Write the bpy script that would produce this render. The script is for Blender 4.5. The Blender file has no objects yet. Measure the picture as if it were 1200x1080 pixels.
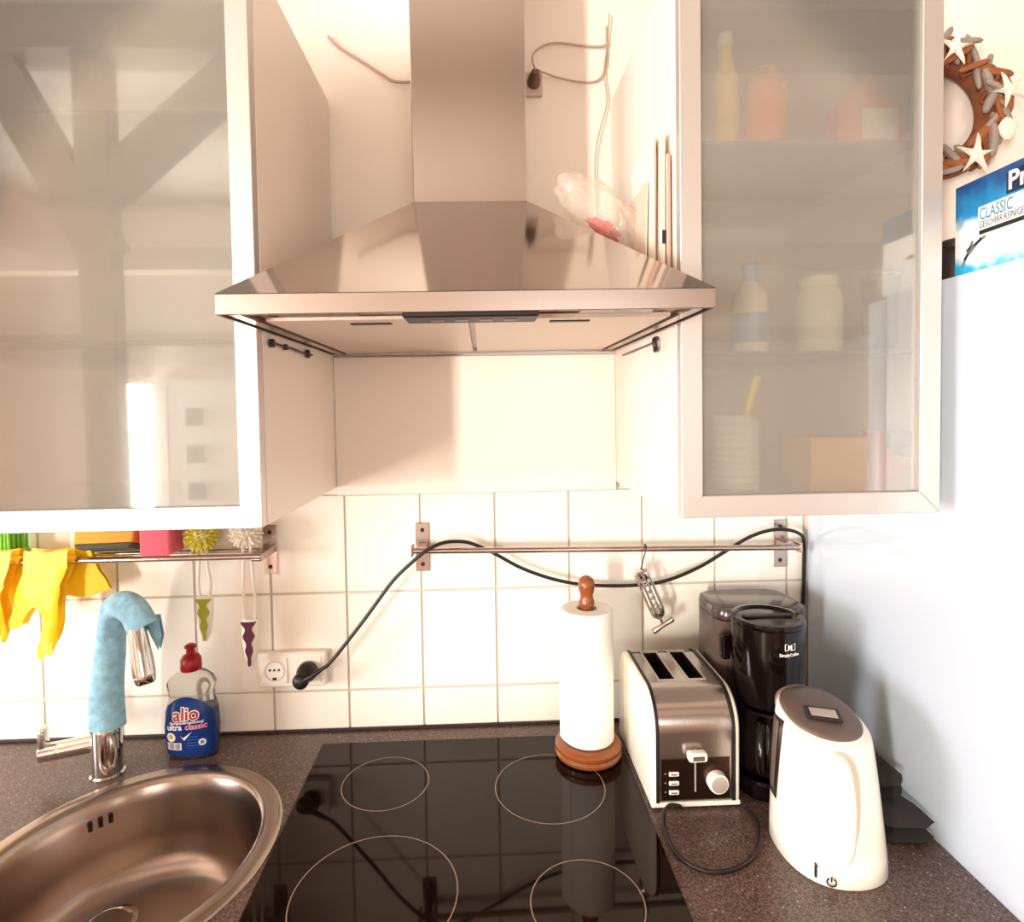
import bpy, bmesh, math, random
from mathutils import Vector, Matrix, noise

# ------------------------------------------------------------------ camera, world, lights, exposure
# All lengths in metres; x right along the kitchen wall, y into the wall (wall face y = 0),
# z measured from the worktop; LIFT raises everything so that the floor lies at z = 0.
LIFT = 0.9
scene = bpy.context.scene
col = scene.collection

cam_data = bpy.data.cameras.new('camera')
cam = bpy.data.objects.new('camera', cam_data)
col.objects.link(cam)
scene.camera = cam
cam_data.sensor_fit = 'HORIZONTAL'
cam_data.sensor_width = 36.0
F_PX, PX, PY = 704.02, 592.44, 500.77
cam_data.lens = F_PX / 1200 * 36.0
cam_data.shift_x = (600 - PX) / 1200
cam_data.shift_y = -(540 - PY) / 1200
cam_data.clip_start = 0.02
yaw, pitch, roll = math.radians(2.1018), math.radians(-1.9908), math.radians(-0.9109)
fw = Vector((math.sin(yaw) * math.cos(pitch), math.cos(yaw) * math.cos(pitch), math.sin(pitch)))
rt = Vector((math.cos(yaw), -math.sin(yaw), 0))
up = rt.cross(fw)
r2 = rt * math.cos(roll) + up * math.sin(roll)
u2 = -rt * math.sin(roll) + up * math.cos(roll)
m = Matrix((r2, u2, -fw)).transposed().to_4x4()
m.translation = Vector((0.0146, -1.3007, 0.6967 + LIFT))
cam.matrix_world = m

world = bpy.data.worlds.new('world')
scene.world = world
world.use_nodes = True
bg = world.node_tree.nodes['Background']
bg.inputs[0].default_value = (0.80, 0.90, 1.0, 1)
bg.inputs[1].default_value = 1.5

vs = scene.view_settings
vs.view_transform = 'Standard'
vs.look = 'None'
vs.gamma = 1.0
vs.use_curve_mapping = False
vs.exposure = -0.12
scene.display_settings.display_device = 'sRGB'
scene.cycles.max_bounces = 10
scene.cycles.diffuse_bounces = 5
scene.cycles.glossy_bounces = 5
scene.cycles.transmission_bounces = 8
scene.cycles.transparent_max_bounces = 8
scene.cycles.caustics_refractive = True
scene.cycles.sample_clamp_indirect = 6.0


def area(name, loc, size_x, size_y, direction, power, color):
    d = bpy.data.lights.new(name, 'AREA')
    d.shape = 'RECTANGLE'
    d.size, d.size_y, d.energy, d.color = size_x, size_y, power, color
    o = bpy.data.objects.new(name, d)
    col.objects.link(o)
    o.location = (loc[0], loc[1], loc[2] + LIFT)
    o.rotation_euler = Vector(direction).to_track_quat('-Z', 'Y').to_euler()
    return o


# daylight in the narrow glazed strip beside the entrance door, in the corner and side windows, plus an added frontal fill
area('daylight_sidelight', (-3.13, -5.12, 0.10), 0.25, 1.7, (0.52, 0.85, 0.02), 330, (1.0, 0.96, 0.885))
area('fill_rear_window', (0.75, -5.12, 0.75), 1.5, 1.25, (-0.1, 1, -0.05), 32, (1.0, 0.92, 0.86))  # added fill lamp behind the camera, no known window there
area('daylight_corner_window', (3.98, -5.12, 0.53), 0.24, 0.75, (-0.6, 1, 0), 10, (1.0, 0.97, 0.92))
area('daylight_side_window', (-4.50, -2.6, 0.75), 1.3, 1.25, (1, 0.1, -0.05), 190, (0.93, 0.95, 1.0))

# ------------------------------------------------------------------ helpers
rnd = random.Random(7)
ORIGIN = {}


def lin(c):
    return tuple((x / 12.92 if x <= 0.04045 else ((x + 0.055) / 1.055) ** 2.4) for x in c)


def rgb(r, g, b):
    return lin((r / 255, g / 255, b / 255)) + (1,)


class MB:
    """collects vertices and faces of one mesh (worktop frame)"""

    def __init__(s):
        s.v, s.f = [], []

    def add(s, vs, fs):
        n = len(s.v)
        s.v += [tuple(p) for p in vs]
        s.f += [tuple(i + n for i in f) for f in fs]
        return s

    def box(s, x0, x1, y0, y1, z0, z1, b=0.0, seg=1, mat=None):
        bm = bmesh.new()
        bmesh.ops.create_cube(bm, size=1)
        for v in bm.verts:
            v.co = Vector(((x0 + x1) / 2 + v.co.x * (x1 - x0), (y0 + y1) / 2 + v.co.y * (y1 - y0), (z0 + z1) / 2 + v.co.z * (z1 - z0)))
        if b > 0:
            bmesh.ops.bevel(bm, geom=list(bm.edges), offset=b, segments=seg, affect='EDGES', profile=0.5)
        if mat is not None:
            bm.transform(mat)
        s.bm(bm)
        return s

    def bm(s, bm):
        bm.verts.index_update()
        s.add([v.co for v in bm.verts], [[v.index for v in f.verts] for f in bm.faces])
        bm.free()
        return s

    def loft(s, rings, closed=True, cap0=True, cap1=True):
        n = len(rings[0])
        V = [p for r in rings for p in r]
        Fc = []
        m_ = n if closed else n - 1
        for i in range(len(rings) - 1):
            for j in range(m_):
                k = (j + 1) % n
                Fc.append((i * n + j, i * n + k, (i + 1) * n + k, (i + 1) * n + j))
        if closed and cap0:
            Fc.append(tuple(reversed(range(n))))
        if closed and cap1:
            Fc.append(tuple((len(rings) - 1) * n + j for j in range(n)))
        return s.add(V, Fc)

    def tube(s, path, r, n=10, cap=True, squash=1.0):
        P = [Vector(p) for p in path]
        R = r if isinstance(r, (list, tuple)) else [r] * len(P)
        T = []
        for i in range(len(P)):
            a = P[max(0, i - 1)]
            b = P[min(len(P) - 1, i + 1)]
            T.append((b - a).normalized())
        u = T[0].orthogonal().normalized()
        rings = []
        for i, p in enumerate(P):
            u = (u - T[i] * u.dot(T[i])).normalized()
            w = T[i].cross(u)
            rings.append([p + (u * math.cos(2 * math.pi * k / n) + w * squash * math.sin(2 * math.pi * k / n)) * R[i] for k in range(n)])
        return s.loft(rings, True, cap, cap)

    def cyl(s, a, b, r, n=24, r1=None):
        return s.tube([a, b], [r, r if r1 is None else r1], n)

    def lathe(s, prof, c, n=32, axis='z', cap0=True, cap1=True):
        rings = []
        for r, h in prof:
            ring = []
            for k in range(n):
                a = 2 * math.pi * k / n
                x, y = r * math.cos(a), r * math.sin(a)
                if axis == 'z':
                    ring.append((c[0] + x, c[1] + y, c[2] + h))
                elif axis == 'y':       # h runs towards -y
                    ring.append((c[0] + x, c[1] - h, c[2] + y))
                else:
                    ring.append((c[0] + h, c[1] + x, c[2] + y))
            rings.append(ring)
        return s.loft(rings, True, cap0, cap1)

    def prism(s, poly, fn, d0, d1):
        """poly of 2D points, fn(u, v, d) -> 3D"""
        n = len(poly)
        V = [fn(u, v, d0) for u, v in poly] + [fn(u, v, d1) for u, v in poly]
        Fc = [tuple(range(n)), tuple(reversed(range(n, 2 * n)))]
        Fc += [(i, n + i, n + (i + 1) % n, (i + 1) % n) for i in range(n)]
        return s.add(V, Fc)

    def xf(s, mat):
        s.v = [tuple(mat @ Vector(p)) for p in s.v]
        return s

    def warp(s, fn):
        s.v = [tuple(fn(*p)) for p in s.v]
        return s


def root_of(o):
    while o.parent is not None:
        o = o.parent
    return o


def obj(name, mb, mat, parent=None, smooth=None, origin=None):
    """one mesh object; parts are stored relative to the thing's own base point"""
    me = bpy.data.meshes.new(name)
    if parent is not None:
        off = ORIGIN[root_of(parent).name]
    else:
        off = Vector(origin) if origin is not None else Vector((0, 0, 0))
    me.from_pydata([(x - off[0], y - off[1], z - off[2]) for x, y, z in mb.v], [], mb.f)
    bm = bmesh.new()
    bm.from_mesh(me)
    bmesh.ops.recalc_face_normals(bm, faces=bm.faces)
    bm.to_mesh(me)
    bm.free()
    if smooth is not None:
        for p in me.polygons:
            p.use_smooth = True
        me.set_sharp_from_angle(angle=math.radians(smooth))
    me.materials.append(mat)
    o = bpy.data.objects.new(name, me)
    col.objects.link(o)
    if parent is not None:
        o.parent = parent
    else:
        o.location = (off[0], off[1], off[2] + LIFT)
        ORIGIN[o.name] = off
    return o


def tag(o, label=None, cat=None, group=None, kind=None):
    if label:
        o['label'] = label
    if cat:
        o['category'] = cat
    if group:
        o['group'] = group
    if kind:
        o['kind'] = kind
    return o


def thing(name, loc, label, cat, group=None):
    o = bpy.data.objects.new(name, None)
    o.empty_display_size = 0.05
    col.objects.link(o)
    o.location = (loc[0], loc[1], loc[2] + LIFT)
    ORIGIN[o.name] = Vector(loc)
    return tag(o, label, cat, group)


def struct(name, mb, mat, smooth=None):
    return tag(obj(name, mb, mat, None, smooth), kind='structure')


def catmull(P, n=8):
    P = [Vector(p) for p in P]
    Q = [P[0] * 2 - P[1]] + P + [P[-1] * 2 - P[-2]]
    out = []
    for i in range(1, len(Q) - 2):
        a, b, c, d = Q[i - 1:i + 3]
        for k in range(n):
            t = k / n
            out.append(0.5 * ((2 * b) + (c - a) * t + (2 * a - 5 * b + 4 * c - d) * t * t + (3 * b - a - 3 * c + d) * t ** 3))
    out.append(P[-1])
    return out


def sell(cx, cy, z, rx, ry, n=2.0, k=36, rot=0.0, tilt=None):
    """superellipse ring"""
    R = []
    for i in range(k):
        a = 2 * math.pi * i / k
        ca, sa = math.cos(a), math.sin(a)
        x = rx * math.copysign(abs(ca) ** (2 / n), ca)
        y = ry * math.copysign(abs(sa) ** (2 / n), sa)
        xr = x * math.cos(rot) - y * math.sin(rot)
        yr = x * math.sin(rot) + y * math.cos(rot)
        zz = z + (tilt[0] * xr + tilt[1] * yr if tilt else 0)
        R.append((cx + xr, cy + yr, zz))
    return R


def text_mb(body, size, extrude=0.0, bold=0.0, align='LEFT'):
    cu = bpy.data.curves.new('lettering', 'FONT')
    cu.body = body
    cu.size = size
    cu.extrude = extrude
    cu.offset = bold
    cu.align_x = align
    cu.resolution_u = 3
    t = bpy.data.objects.new('lettering', cu)
    col.objects.link(t)
    dg = bpy.context.evaluated_depsgraph_get()
    me = bpy.data.meshes.new_from_object(t.evaluated_get(dg))
    mb = MB().add([v.co.copy() for v in me.vertices], [list(p.vertices) for p in me.polygons])
    bpy.data.objects.remove(t)
    bpy.data.curves.remove(cu)
    bpy.data.meshes.remove(me)
    return mb


def puffy(poly, fn, steps, back=True, soft=0, post=None):
    """outline in 2D filled and swollen; fn(u, v, h) -> 3D, steps = [(inset, height), ...]"""
    mb = MB()
    for sgn in ((1, -1) if back else (1,)):
        bm = bmesh.new()
        vs_ = [bm.verts.new((u, v, 0)) for u, v in poly]
        f = bm.faces.new(vs_)
        h0 = 0
        faces = [f]
        for ins, h in steps:
            bmesh.ops.inset_region(bm, faces=faces, thickness=ins, depth=0, use_even_offset=False)
            faces = [g for g in bm.faces if g.select] or faces
            for v in {v for g in faces for v in g.verts}:
                v.co.z = h * sgn
        bmesh.ops.triangulate(bm, faces=[g for g in bm.faces if len(g.verts) > 4])
        for v in bm.verts:
            v.co = Vector(fn(v.co.x, v.co.y, v.co.z))
        mb.bm(bm)
    bm = bmesh.new()
    vv = [bm.verts.new(p) for p in mb.v]
    for f in mb.f:
        try:
            bm.faces.new([vv[i] for i in f])
        except ValueError:
            pass
    bmesh.ops.remove_doubles(bm, verts=bm.verts, dist=1e-5)
    if soft:
        bmesh.ops.triangulate(bm, faces=bm.faces)
        bmesh.ops.subdivide_edges(bm, edges=bm.edges, cuts=3, use_grid_fill=True)
        for _ in range(soft):
            bmesh.ops.smooth_vert(bm, verts=bm.verts, factor=0.5, use_axis_x=True, use_axis_y=True, use_axis_z=True)
    if post:
        for v in bm.verts:
            v.co = Vector(post(*v.co))
    out = MB()
    out.bm(bm)
    return out


# ------------------------------------------------------------------ materials
MATS = {}


def mat(name, color=(200, 200, 200), rough=0.5, metal=0.0, coat=0.0, coat_rough=0.05, trans=0.0, ior=1.45,
        var=0.0, var_scale=8.0, bump=0.0, bump_scale=60.0, stretch=None, spec=0.5, emit=None, sheen=0.0, alpha=1.0):
    if name in MATS:
        return MATS[name]
    mt = bpy.data.materials.new(name)
    mt.use_nodes = True
    nt = mt.node_tree
    b = nt.nodes['Principled BSDF']
    b.inputs['Base Color'].default_value = rgb(*color)
    b.inputs['Roughness'].default_value = rough
    b.inputs['Metallic'].default_value = metal
    b.inputs['IOR'].default_value = ior
    b.inputs['Coat Weight'].default_value = coat
    b.inputs['Coat Roughness'].default_value = coat_rough
    b.inputs['Transmission Weight'].default_value = trans
    b.inputs['Specular IOR Level'].default_value = spec
    b.inputs['Sheen Weight'].default_value = sheen
    b.inputs['Alpha'].default_value = alpha
    if emit:
        b.inputs['Emission Color'].default_value = rgb(*emit[0])
        b.inputs['Emission Strength'].default_value = emit[1]
    tc = mp = None
    if var or bump:
        tc = nt.nodes.new('ShaderNodeTexCoord')
        mp = nt.nodes.new('ShaderNodeMapping')
        nt.links.new(tc.outputs['Object'], mp.inputs[0])
        if stretch:
            mp.inputs['Scale'].default_value = stretch
    if var:
        nz = nt.nodes.new('ShaderNodeTexNoise')
        nz.inputs['Scale'].default_value = var_scale
        nz.inputs['Detail'].default_value = 4
        nt.links.new(mp.outputs[0], nz.inputs['Vector'])
        rp = nt.nodes.new('ShaderNodeMapRange')
        rp.inputs['From Min'].default_value = 0.25
        rp.inputs['From Max'].default_value = 0.75
        rp.inputs['To Min'].default_value = 1 - var
        rp.inputs['To Max'].default_value = 1 + var
        nt.links.new(nz.outputs['Fac'], rp.inputs['Value'])
        mx = nt.nodes.new('ShaderNodeVectorMath')
        mx.operation = 'SCALE'
        mx.inputs[0].default_value = rgb(*color)[:3]
        nt.links.new(rp.outputs[0], mx.inputs['Scale'])
        nt.links.new(mx.outputs[0], b.inputs['Base Color'])
    if bump:
        nb = nt.nodes.new('ShaderNodeTexNoise')
        nb.inputs['Scale'].default_value = bump_scale
        nb.inputs['Detail'].default_value = 3
        nt.links.new(mp.outputs[0], nb.inputs['Vector'])
        bp = nt.nodes.new('ShaderNodeBump')
        bp.inputs['Strength'].default_value = bump
        bp.inputs['Distance'].default_value = 0.002
        nt.links.new(nb.outputs['Fac'], bp.inputs['Height'])
        nt.links.new(bp.outputs[0], b.inputs['Normal'])
    MATS[name] = mt
    return mt


def frosted(name, tint, rough, gloss):
    """satin glass: rough transmission with a smooth reflecting outer face"""
    mt = bpy.data.materials.new(name)
    mt.use_nodes = True
    nt = mt.node_tree
    out = nt.nodes['Material Output']
    nt.nodes.remove(nt.nodes['Principled BSDF'])
    rf = nt.nodes.new('ShaderNodeBsdfRefraction')
    rf.inputs['Color'].default_value = rgb(*tint)
    rf.inputs['Roughness'].default_value = rough
    rf.inputs['IOR'].default_value = 1.25
    df = nt.nodes.new('ShaderNodeBsdfDiffuse')
    df.inputs['Color'].default_value = rgb(240, 238, 228)
    m0 = nt.nodes.new('ShaderNodeMixShader')
    m0.inputs[0].default_value = 0.16
    nt.links.new(rf.outputs[0], m0.inputs[1])
    nt.links.new(df.outputs[0], m0.inputs[2])
    gl = nt.nodes.new('ShaderNodeBsdfGlossy')
    gl.inputs['Color'].default_value = (1, 1, 1, 1)
    gl.inputs['Roughness'].default_value = 0.02
    m1 = nt.nodes.new('ShaderNodeMixShader')
    lw = nt.nodes.new('ShaderNodeFresnel')
    lw.inputs['IOR'].default_value = gloss
    nt.links.new(lw.outputs[0], m1.inputs[0])
    nt.links.new(m0.outputs[0], m1.inputs[1])
    nt.links.new(gl.outputs[0], m1.inputs[2])
    nt.links.new(m1.outputs[0], out.inputs[0])
    MATS[name] = mt
    return mt


def speckled():
    mt = mat('worktop_laminate', (88, 70, 64), rough=0.30, spec=0.5)
    nt = mt.node_tree
    b = nt.nodes['Principled BSDF']
    tc = nt.nodes.new('ShaderNodeTexCoord')
    n1 = nt.nodes.new('ShaderNodeTexNoise')
    n1.inputs['Scale'].default_value = 350
    n1.inputs['Detail'].default_value = 2
    v1 = nt.nodes.new('ShaderNodeTexVoronoi')
    v1.inputs['Scale'].default_value = 120
    nt.links.new(tc.outputs['Object'], n1.inputs['Vector'])
    nt.links.new(tc.outputs['Object'], v1.inputs['Vector'])
    r1 = nt.nodes.new('ShaderNodeValToRGB')
    e = r1.color_ramp.elements
    e[0].position, e[0].color = 0.36, rgb(60, 43, 38)
    e[1].position, e[1].color = 0.66, rgb(126, 102, 94)
    nt.links.new(n1.outputs['Fac'], r1.inputs[0])
    r2_ = nt.nodes.new('ShaderNodeValToRGB')
    q = r2_.color_ramp.elements
    q[0].position, q[0].color = 0.10, (1, 1, 1, 1)
    q[1].position, q[1].color = 0.20, (0, 0, 0, 1)
    nt.links.new(v1.outputs['Distance'], r2_.inputs[0])
    # only some of the cells carry a pale fleck
    gt = nt.nodes.new('ShaderNodeSeparateColor')
    nt.links.new(v1.outputs['Color'], gt.inputs[0])
    cmpn = nt.nodes.new('ShaderNodeMath')
    cmpn.operation = 'GREATER_THAN'
    cmpn.inputs[1].default_value = 0.62
    nt.links.new(gt.outputs[0], cmpn.inputs[0])
    ml = nt.nodes.new('ShaderNodeMath')
    ml.operation = 'MULTIPLY'
    nt.links.new(cmpn.outputs[0], ml.inputs[0])
    nt.links.new(r2_.outputs[0], ml.inputs[1])
    mx = nt.nodes.new('ShaderNodeMix')
    mx.data_type = 'RGBA'
    nt.links.new(ml.outputs[0], mx.inputs[0])
    nt.links.new(r1.outputs[0], mx.inputs[6])
    mx.inputs[7].default_value = rgb(190, 172, 160)
    nt.links.new(mx.outputs[2], b.inputs['Base Color'])
    return mt


PLASTER = mat('wall_plaster', (244, 234, 222), 0.85, bump=0.08, bump_scale=90)
TILE = mat('glazed_tile', (246, 238, 224), 0.14, var=0.015, var_scale=3)
GROUT = mat('grout', (198, 186, 170), 0.9)
BOARD = mat('white_melamine', (242, 230, 218), 0.35)
STEEL = mat('brushed_steel', (186, 177, 171), 0.20, 1.0, var=0.05, var_scale=6, stretch=(1, 1, 0.15), bump=0.04, bump_scale=300)
STEEL_CANOPY = mat('polished_steel', (184, 172, 164), 0.09, 1.0, var=0.03, var_scale=5)
STEEL_RIM = mat('rim_steel', (188, 174, 165), 0.27, 1.0)
STEEL_SINK = mat('sink_steel', (164, 148, 137), 0.24, 1.0, var=0.08, var_scale=10, bump=0.05, bump_scale=160)
STEEL_RAIL = mat('rail_steel', (192, 176, 168), 0.25, 1.0)
CHROME = mat('chrome', (212, 207, 203), 0.06, 1.0)
ALU = mat('aluminium_frame', (214, 208, 202), 0.42, 0.75)
FILTER = mat('filter_mesh', (214, 200, 188), 0.4, 0.6, bump=0.3, bump_scale=500)
DARK = mat('dark_plastic', (40, 24, 20), 0.35)
BLACK = mat('black_gloss_plastic', (12, 5, 4), 0.14, coat=0.15, spec=0.35)
BLACKM = mat('black_matt_plastic', (30, 20, 18), 0.45)
CABLE = mat('black_cable', (28, 20, 17), 0.4)
WCABLE = mat('grey_cable', (186, 164, 146), 0.5)
HOBGL = mat('hob_glass', (18, 8, 5), 0.04, spec=0.25)
HOBGL.node_tree.nodes['Principled BSDF'].inputs['Specular Tint'].default_value = (1.0, 0.72, 0.55, 1)
HOBRING = mat('hob_print', (150, 128, 116), 0.3)
WORKTOP = speckled()
SEAL = mat('seal_strip', (52, 38, 33), 0.5)
WOOD = mat('turned_wood', (138, 74, 34), 0.32, coat=0.3, var=0.25, var_scale=14, stretch=(1, 1, 6))
PAPER = mat('kitchen_paper', (250, 246, 236), 0.95, bump=0.25, bump_scale=180)
CREAM = mat('cream_plastic', (247, 240, 222), 0.28, coat=0.2)
WHITEP = mat('white_plastic', (248, 242, 228), 0.22, coat=0.2)
SOCKETW = mat('socket_plastic', (244, 234, 220), 0.35)
YELLOW = mat('yellow_rubber', (250, 205, 20), 0.42, var=0.06, var_scale=12, bump=0.1, bump_scale=60)
BLUECLOTH = mat('blue_microfibre', (150, 200, 220), 0.95, var=0.28, var_scale=60, bump=0.6, bump_scale=260, sheen=0.3)
ORANGE = mat('orange_sponge', (236, 168, 72), 0.95, bump=0.5, bump_scale=220)
SCOUR = mat('green_scourer', (88, 92, 74), 1.0, bump=0.6, bump_scale=300)
PINK = mat('pink_sponge', (234, 112, 128), 0.95, bump=0.5, bump_scale=240)
BRISTLEY = mat('yellow_bristle', (226, 214, 84), 0.6)
BRISTLEW = mat('white_bristle', (246, 238, 222), 0.6)
BRISTLEG = mat('green_bristle', (120, 190, 50), 0.6)
LIME = mat('lime_plastic', (170, 172, 40), 0.35)
PLUM = mat('plum_plastic', (84, 26, 46), 0.35)
RED = mat('red_cap', (150, 8, 16), 0.3)
CLEARP = mat('clear_plastic', (240, 238, 230), 0.05, trans=0.95, ior=1.2)
BLUELIQ = mat('blue_liquid', (20, 60, 150), 0.1, trans=0.5, ior=1.33)
FRIDGE = mat('fridge_enamel', (206, 215, 226), 0.22, coat=0.8, coat_rough=0.06)
GREYP = mat('grey_plastic', (98, 82, 74), 0.35)
SILVERP = mat('silver_plastic', (196, 184, 172), 0.3, 0.4)
SMOKE = mat('smoked_plastic', (120, 98, 88), 0.12, trans=0.55, ior=1.3)
GLASSDARK = mat('jug_glass', (22, 12, 9), 0.03, trans=0.3, ior=1.4)
INK = mat('black_print', (24, 18, 18), 0.5)
WHITEPRINT = mat('white_print', (248, 244, 236), 0.5)
DARKCLOTH = mat('black_fabric', (34, 24, 23), 0.85, bump=0.3, bump_scale=160, sheen=0.2)
GLASS = frosted('satin_glass', (252, 252, 248), 0.235, 1.95)
SHELFM = mat('glass_shelf', (118, 112, 100), 0.2)
FLOORM = mat('wood_floor', (150, 114, 90), 0.45, var=0.2, var_scale=4, stretch=(1, 8, 1))
ROOMW = mat('room_plaster', (232, 222, 212), 0.9)
TIMBER = mat('painted_timber', (178, 160, 142), 0.7, var=0.08, var_scale=6)
DOORW = mat('white_door_paint', (240, 240, 234), 0.4)
PANEG = mat('door_pane', (140, 140, 132), 0.15)

# ------------------------------------------------------------------ the setting
wall = struct('wall_back', MB().box(-4.6, 4.6, 0.0, 0.12, -0.9, 2.6), PLASTER)
X0, TW = -0.2861, 0.1611
ZR = [0.0, 0.0879, 0.3018, 0.5135]
XR = 0.7195
obj('grout_bed', MB().box(X0 - 6 * TW, XR, -0.0022, 0.0, 0.0, 0.5135), GROUT, wall)
GAP = 0.0023
for j in range(3):
    base = None
    for i in range(-6, 7):
        xa, xb = X0 + i * TW + GAP, min(X0 + (i + 1) * TW, XR) - GAP
        za, zb = ZR[j] + (GAP if j else 0.0005), ZR[j + 1] - GAP
        if xb - xa < 0.01:
            continue
        full = abs((xb - xa) - (TW - 2 * GAP)) < 1e-6
        if full and base is not None:
            t = base.copy()
            col.objects.link(t)
            t.location.x = (i + 6) * TW
        else:
            mb = MB().box(xa, xb, -0.0055, -0.001, za, zb, 0.0009)
            t = obj('tile', mb, TILE, wall)
            if full:
                base = t
                # later copies shift along the row from this first tile
obj('panel', MB().box(-0.2995, 0.2995, -0.016, -0.0002, 0.5135, 0.806, 0.001), BOARD, wall)['label'] = 'white splash panel under the hood'

struct('floor', MB().box(-4.6, 4.6, -5.3, 0.12, -1.0, -0.9), FLOORM)
struct('ceiling', MB().box(-4.7, 4.7, -5.4, 0.12, 2.6, 2.7), ROOMW)
wl = MB()                                           # left wall with a window opening
wl.box(-4.7, -4.6, -5.3, -3.25, -0.9, 2.6).box(-4.7, -4.6, -1.95, 0.12, -0.9, 2.6)
wl.box(-4.7, -4.6, -3.25, -1.95, -0.9, 0.1).box(-4.7, -4.6, -3.25, -1.95, 1.4, 2.6)
struct('wall_left', wl, ROOMW)
struct('wall_right', MB().box(4.6, 4.7, -5.3, 0.12, -0.9, 2.6), ROOMW)
wr = MB()                                           # wall behind the camera: sidelight, door, corner window, added fill window
xs = [(-4.7, -3.28), (-2.98, 0.0), (1.5, 3.86), (4.10, 4.7)]
for a, b in xs:
    wr.box(a, b, -5.3, -5.2, -0.9, 2.6)
wr.box(-3.28, -2.98, -5.3, -5.2, 0.97, 2.6)
wr.box(0.0, 1.5, -5.3, -5.2, -0.9, 0.12).box(0.0, 1.5, -5.3, -5.2, 1.38, 2.6)
wr.box(3.86, 4.10, -5.3, -5.2, -0.9, 0.15).box(3.86, 4.10, -5.3, -5.2, 0.91, 2.6)
struct('wall_rear', wr, ROOMW)


def window(name, x0, x1, z0, z1, y0=-5.2, side=False):
    b = 0.035
    mb = MB()
    for (xa, xb, za, zb) in ((x0, x0 + b, z0, z1), (x1 - b, x1, z0, z1), (x0 + b, x1 - b, z0, z0 + b), (x0 + b, x1 - b, z1 - b, z1)):
        if side:
            mb.box(-4.69, -4.62, xa, xb, za, zb)
        else:
            mb.box(xa, xb, y0 - 0.09, y0 - 0.02, za, zb)
    return struct(name, mb, DOORW)


window('window_1', -3.28, -2.98, -0.9, 0.97)
window('fill_window', 0.0, 1.5, 0.12, 1.38)  # invented window, unseen, frames the added frontal fill lamp
window('window_3', 3.86, 4.10, 0.15, 0.91)
window('window_4', -3.25, -1.95, 0.1, 1.4, side=True)

door = struct('door_1', MB().box(-2.86, -1.96, -5.2, -5.155, -0.9, 0.93, 0.003), DOORW)
fr = MB().box(-2.93, -2.86, -5.2, -5.14, -0.9, 0.99).box(-1.96, -1.89, -5.2, -5.14, -0.9, 0.99).box(-2.86, -1.96, -5.2, -5.14, 0.93, 0.99)
obj('door_frame', fr, DOORW, door)
for zc in (0.645, 0.31, -0.03):
    pf = MB().box(-2.71, -2.51, -5.155, -5.14, zc - 0.10, zc + 0.10, 0.003)
    p_ = obj('pane_frame', pf, DOORW, door)
    obj('pane', MB().box(-2.69, -2.53, -5.1399, -5.136, zc - 0.08, zc + 0.08), PANEG, p_)
dh_ = MB().cyl((-2.04, -5.155, 0.08), (-2.04, -5.10, 0.08), 0.011, 10).cyl((-2.04, -5.105, 0.08), (-2.16, -5.105, 0.08), 0.009, 10)
obj('door_handle', dh_, CHROME, door)

post = struct('trim_1', MB().box(-1.915, -1.755, -2.65, -2.55, -0.9, 2.6, 0.004), TIMBER)


def brace(a, b, w):
    a, b = Vector(a), Vector(b)
    d = (b - a).normalized()
    n_ = Vector((-d.z, 0, d.x)) * w
    y = Vector((0, 0.045, 0))
    V = [a + n_ - y, a - n_ - y, b - n_ - y, b + n_ - y, a + n_ + y, a - n_ + y, b - n_ + y, b + n_ + y]
    return MB().add(V, [(0, 1, 2, 3), (4, 5, 6, 7), (0, 1, 5, 4), (1, 2, 6, 5), (2, 3, 7, 6), (3, 0, 4, 7)])


obj('brace', brace((-1.80, -2.6, 1.45), (-2.42, -2.6, 2.62), 0.10), TIMBER, post)
obj('brace', brace((-1.86, -2.6, 1.72), (-1.02, -2.6, 2.45), 0.10), TIMBER, post)
struct('trim_2', MB().box(-4.6, 4.6, -2.7, -2.5, 2.40, 2.6), TIMBER)
struct('trim_3', MB().box(-4.6, 4.6, -4.2, -4.02, 1.72, 1.88), TIMBER)
struct('trim_4', MB().box(-4.6, 4.6, -5.2, -5.08, 1.28, 1.40), TIMBER)

# ------------------------------------------------------------------ worktop, base units, hob, sink
SC, SA, SB, SROT = (-0.562, -0.362), 0.246, 0.224, math.atan2(0.904, 0.427)


def sink_ring(k, grow, z, n=64):
    a, b = SA + grow, SB + grow
    out = []
    for i in range(n):
        t = 2 * math.pi * i / n
        x, y = a * math.cos(t), b * math.sin(t)
        out.append((SC[0] + x * math.cos(SROT) - y * math.sin(SROT), SC[1] + x * math.sin(SROT) + y * math.cos(SROT), z))
    return out


WX0, WX1, WY0, WT = -1.30, 0.7185, -0.655, 0.038
wt = thing('worktop', (-0.3, -0.32, -WT), 'dark speckled brown laminate worktop running along the tiled wall', 'worktop')
hole = sink_ring(0, -0.012, 0)
rx0, rx1 = -0.90, -0.25
loop = []
for (x, y, z) in hole:                               # radial projection onto the rectangle around the bowl
    dx, dy = x - SC[0], y - SC[1]
    ks = []
    if dx > 0: ks.append((rx1 - SC[0]) / dx)
    if dx < 0: ks.append((rx0 - SC[0]) / dx)
    if dy > 0: ks.append((0 - SC[1]) / dy)
    if dy < 0: ks.append((WY0 - SC[1]) / dy)
    k = min(ks)
    loop.append([SC[0] + dx * k, SC[1] + dy * k])
for cx_, cy_ in ((rx0, 0), (rx1, 0), (rx0, WY0), (rx1, WY0)):
    i = min(range(64), key=lambda q: (loop[q][0] - cx_) ** 2 + (loop[q][1] - cy_) ** 2)
    loop[i] = [cx_, cy_]
mb = MB()
n = 64
top = [(x, y, 0) for x, y in loop]
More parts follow.
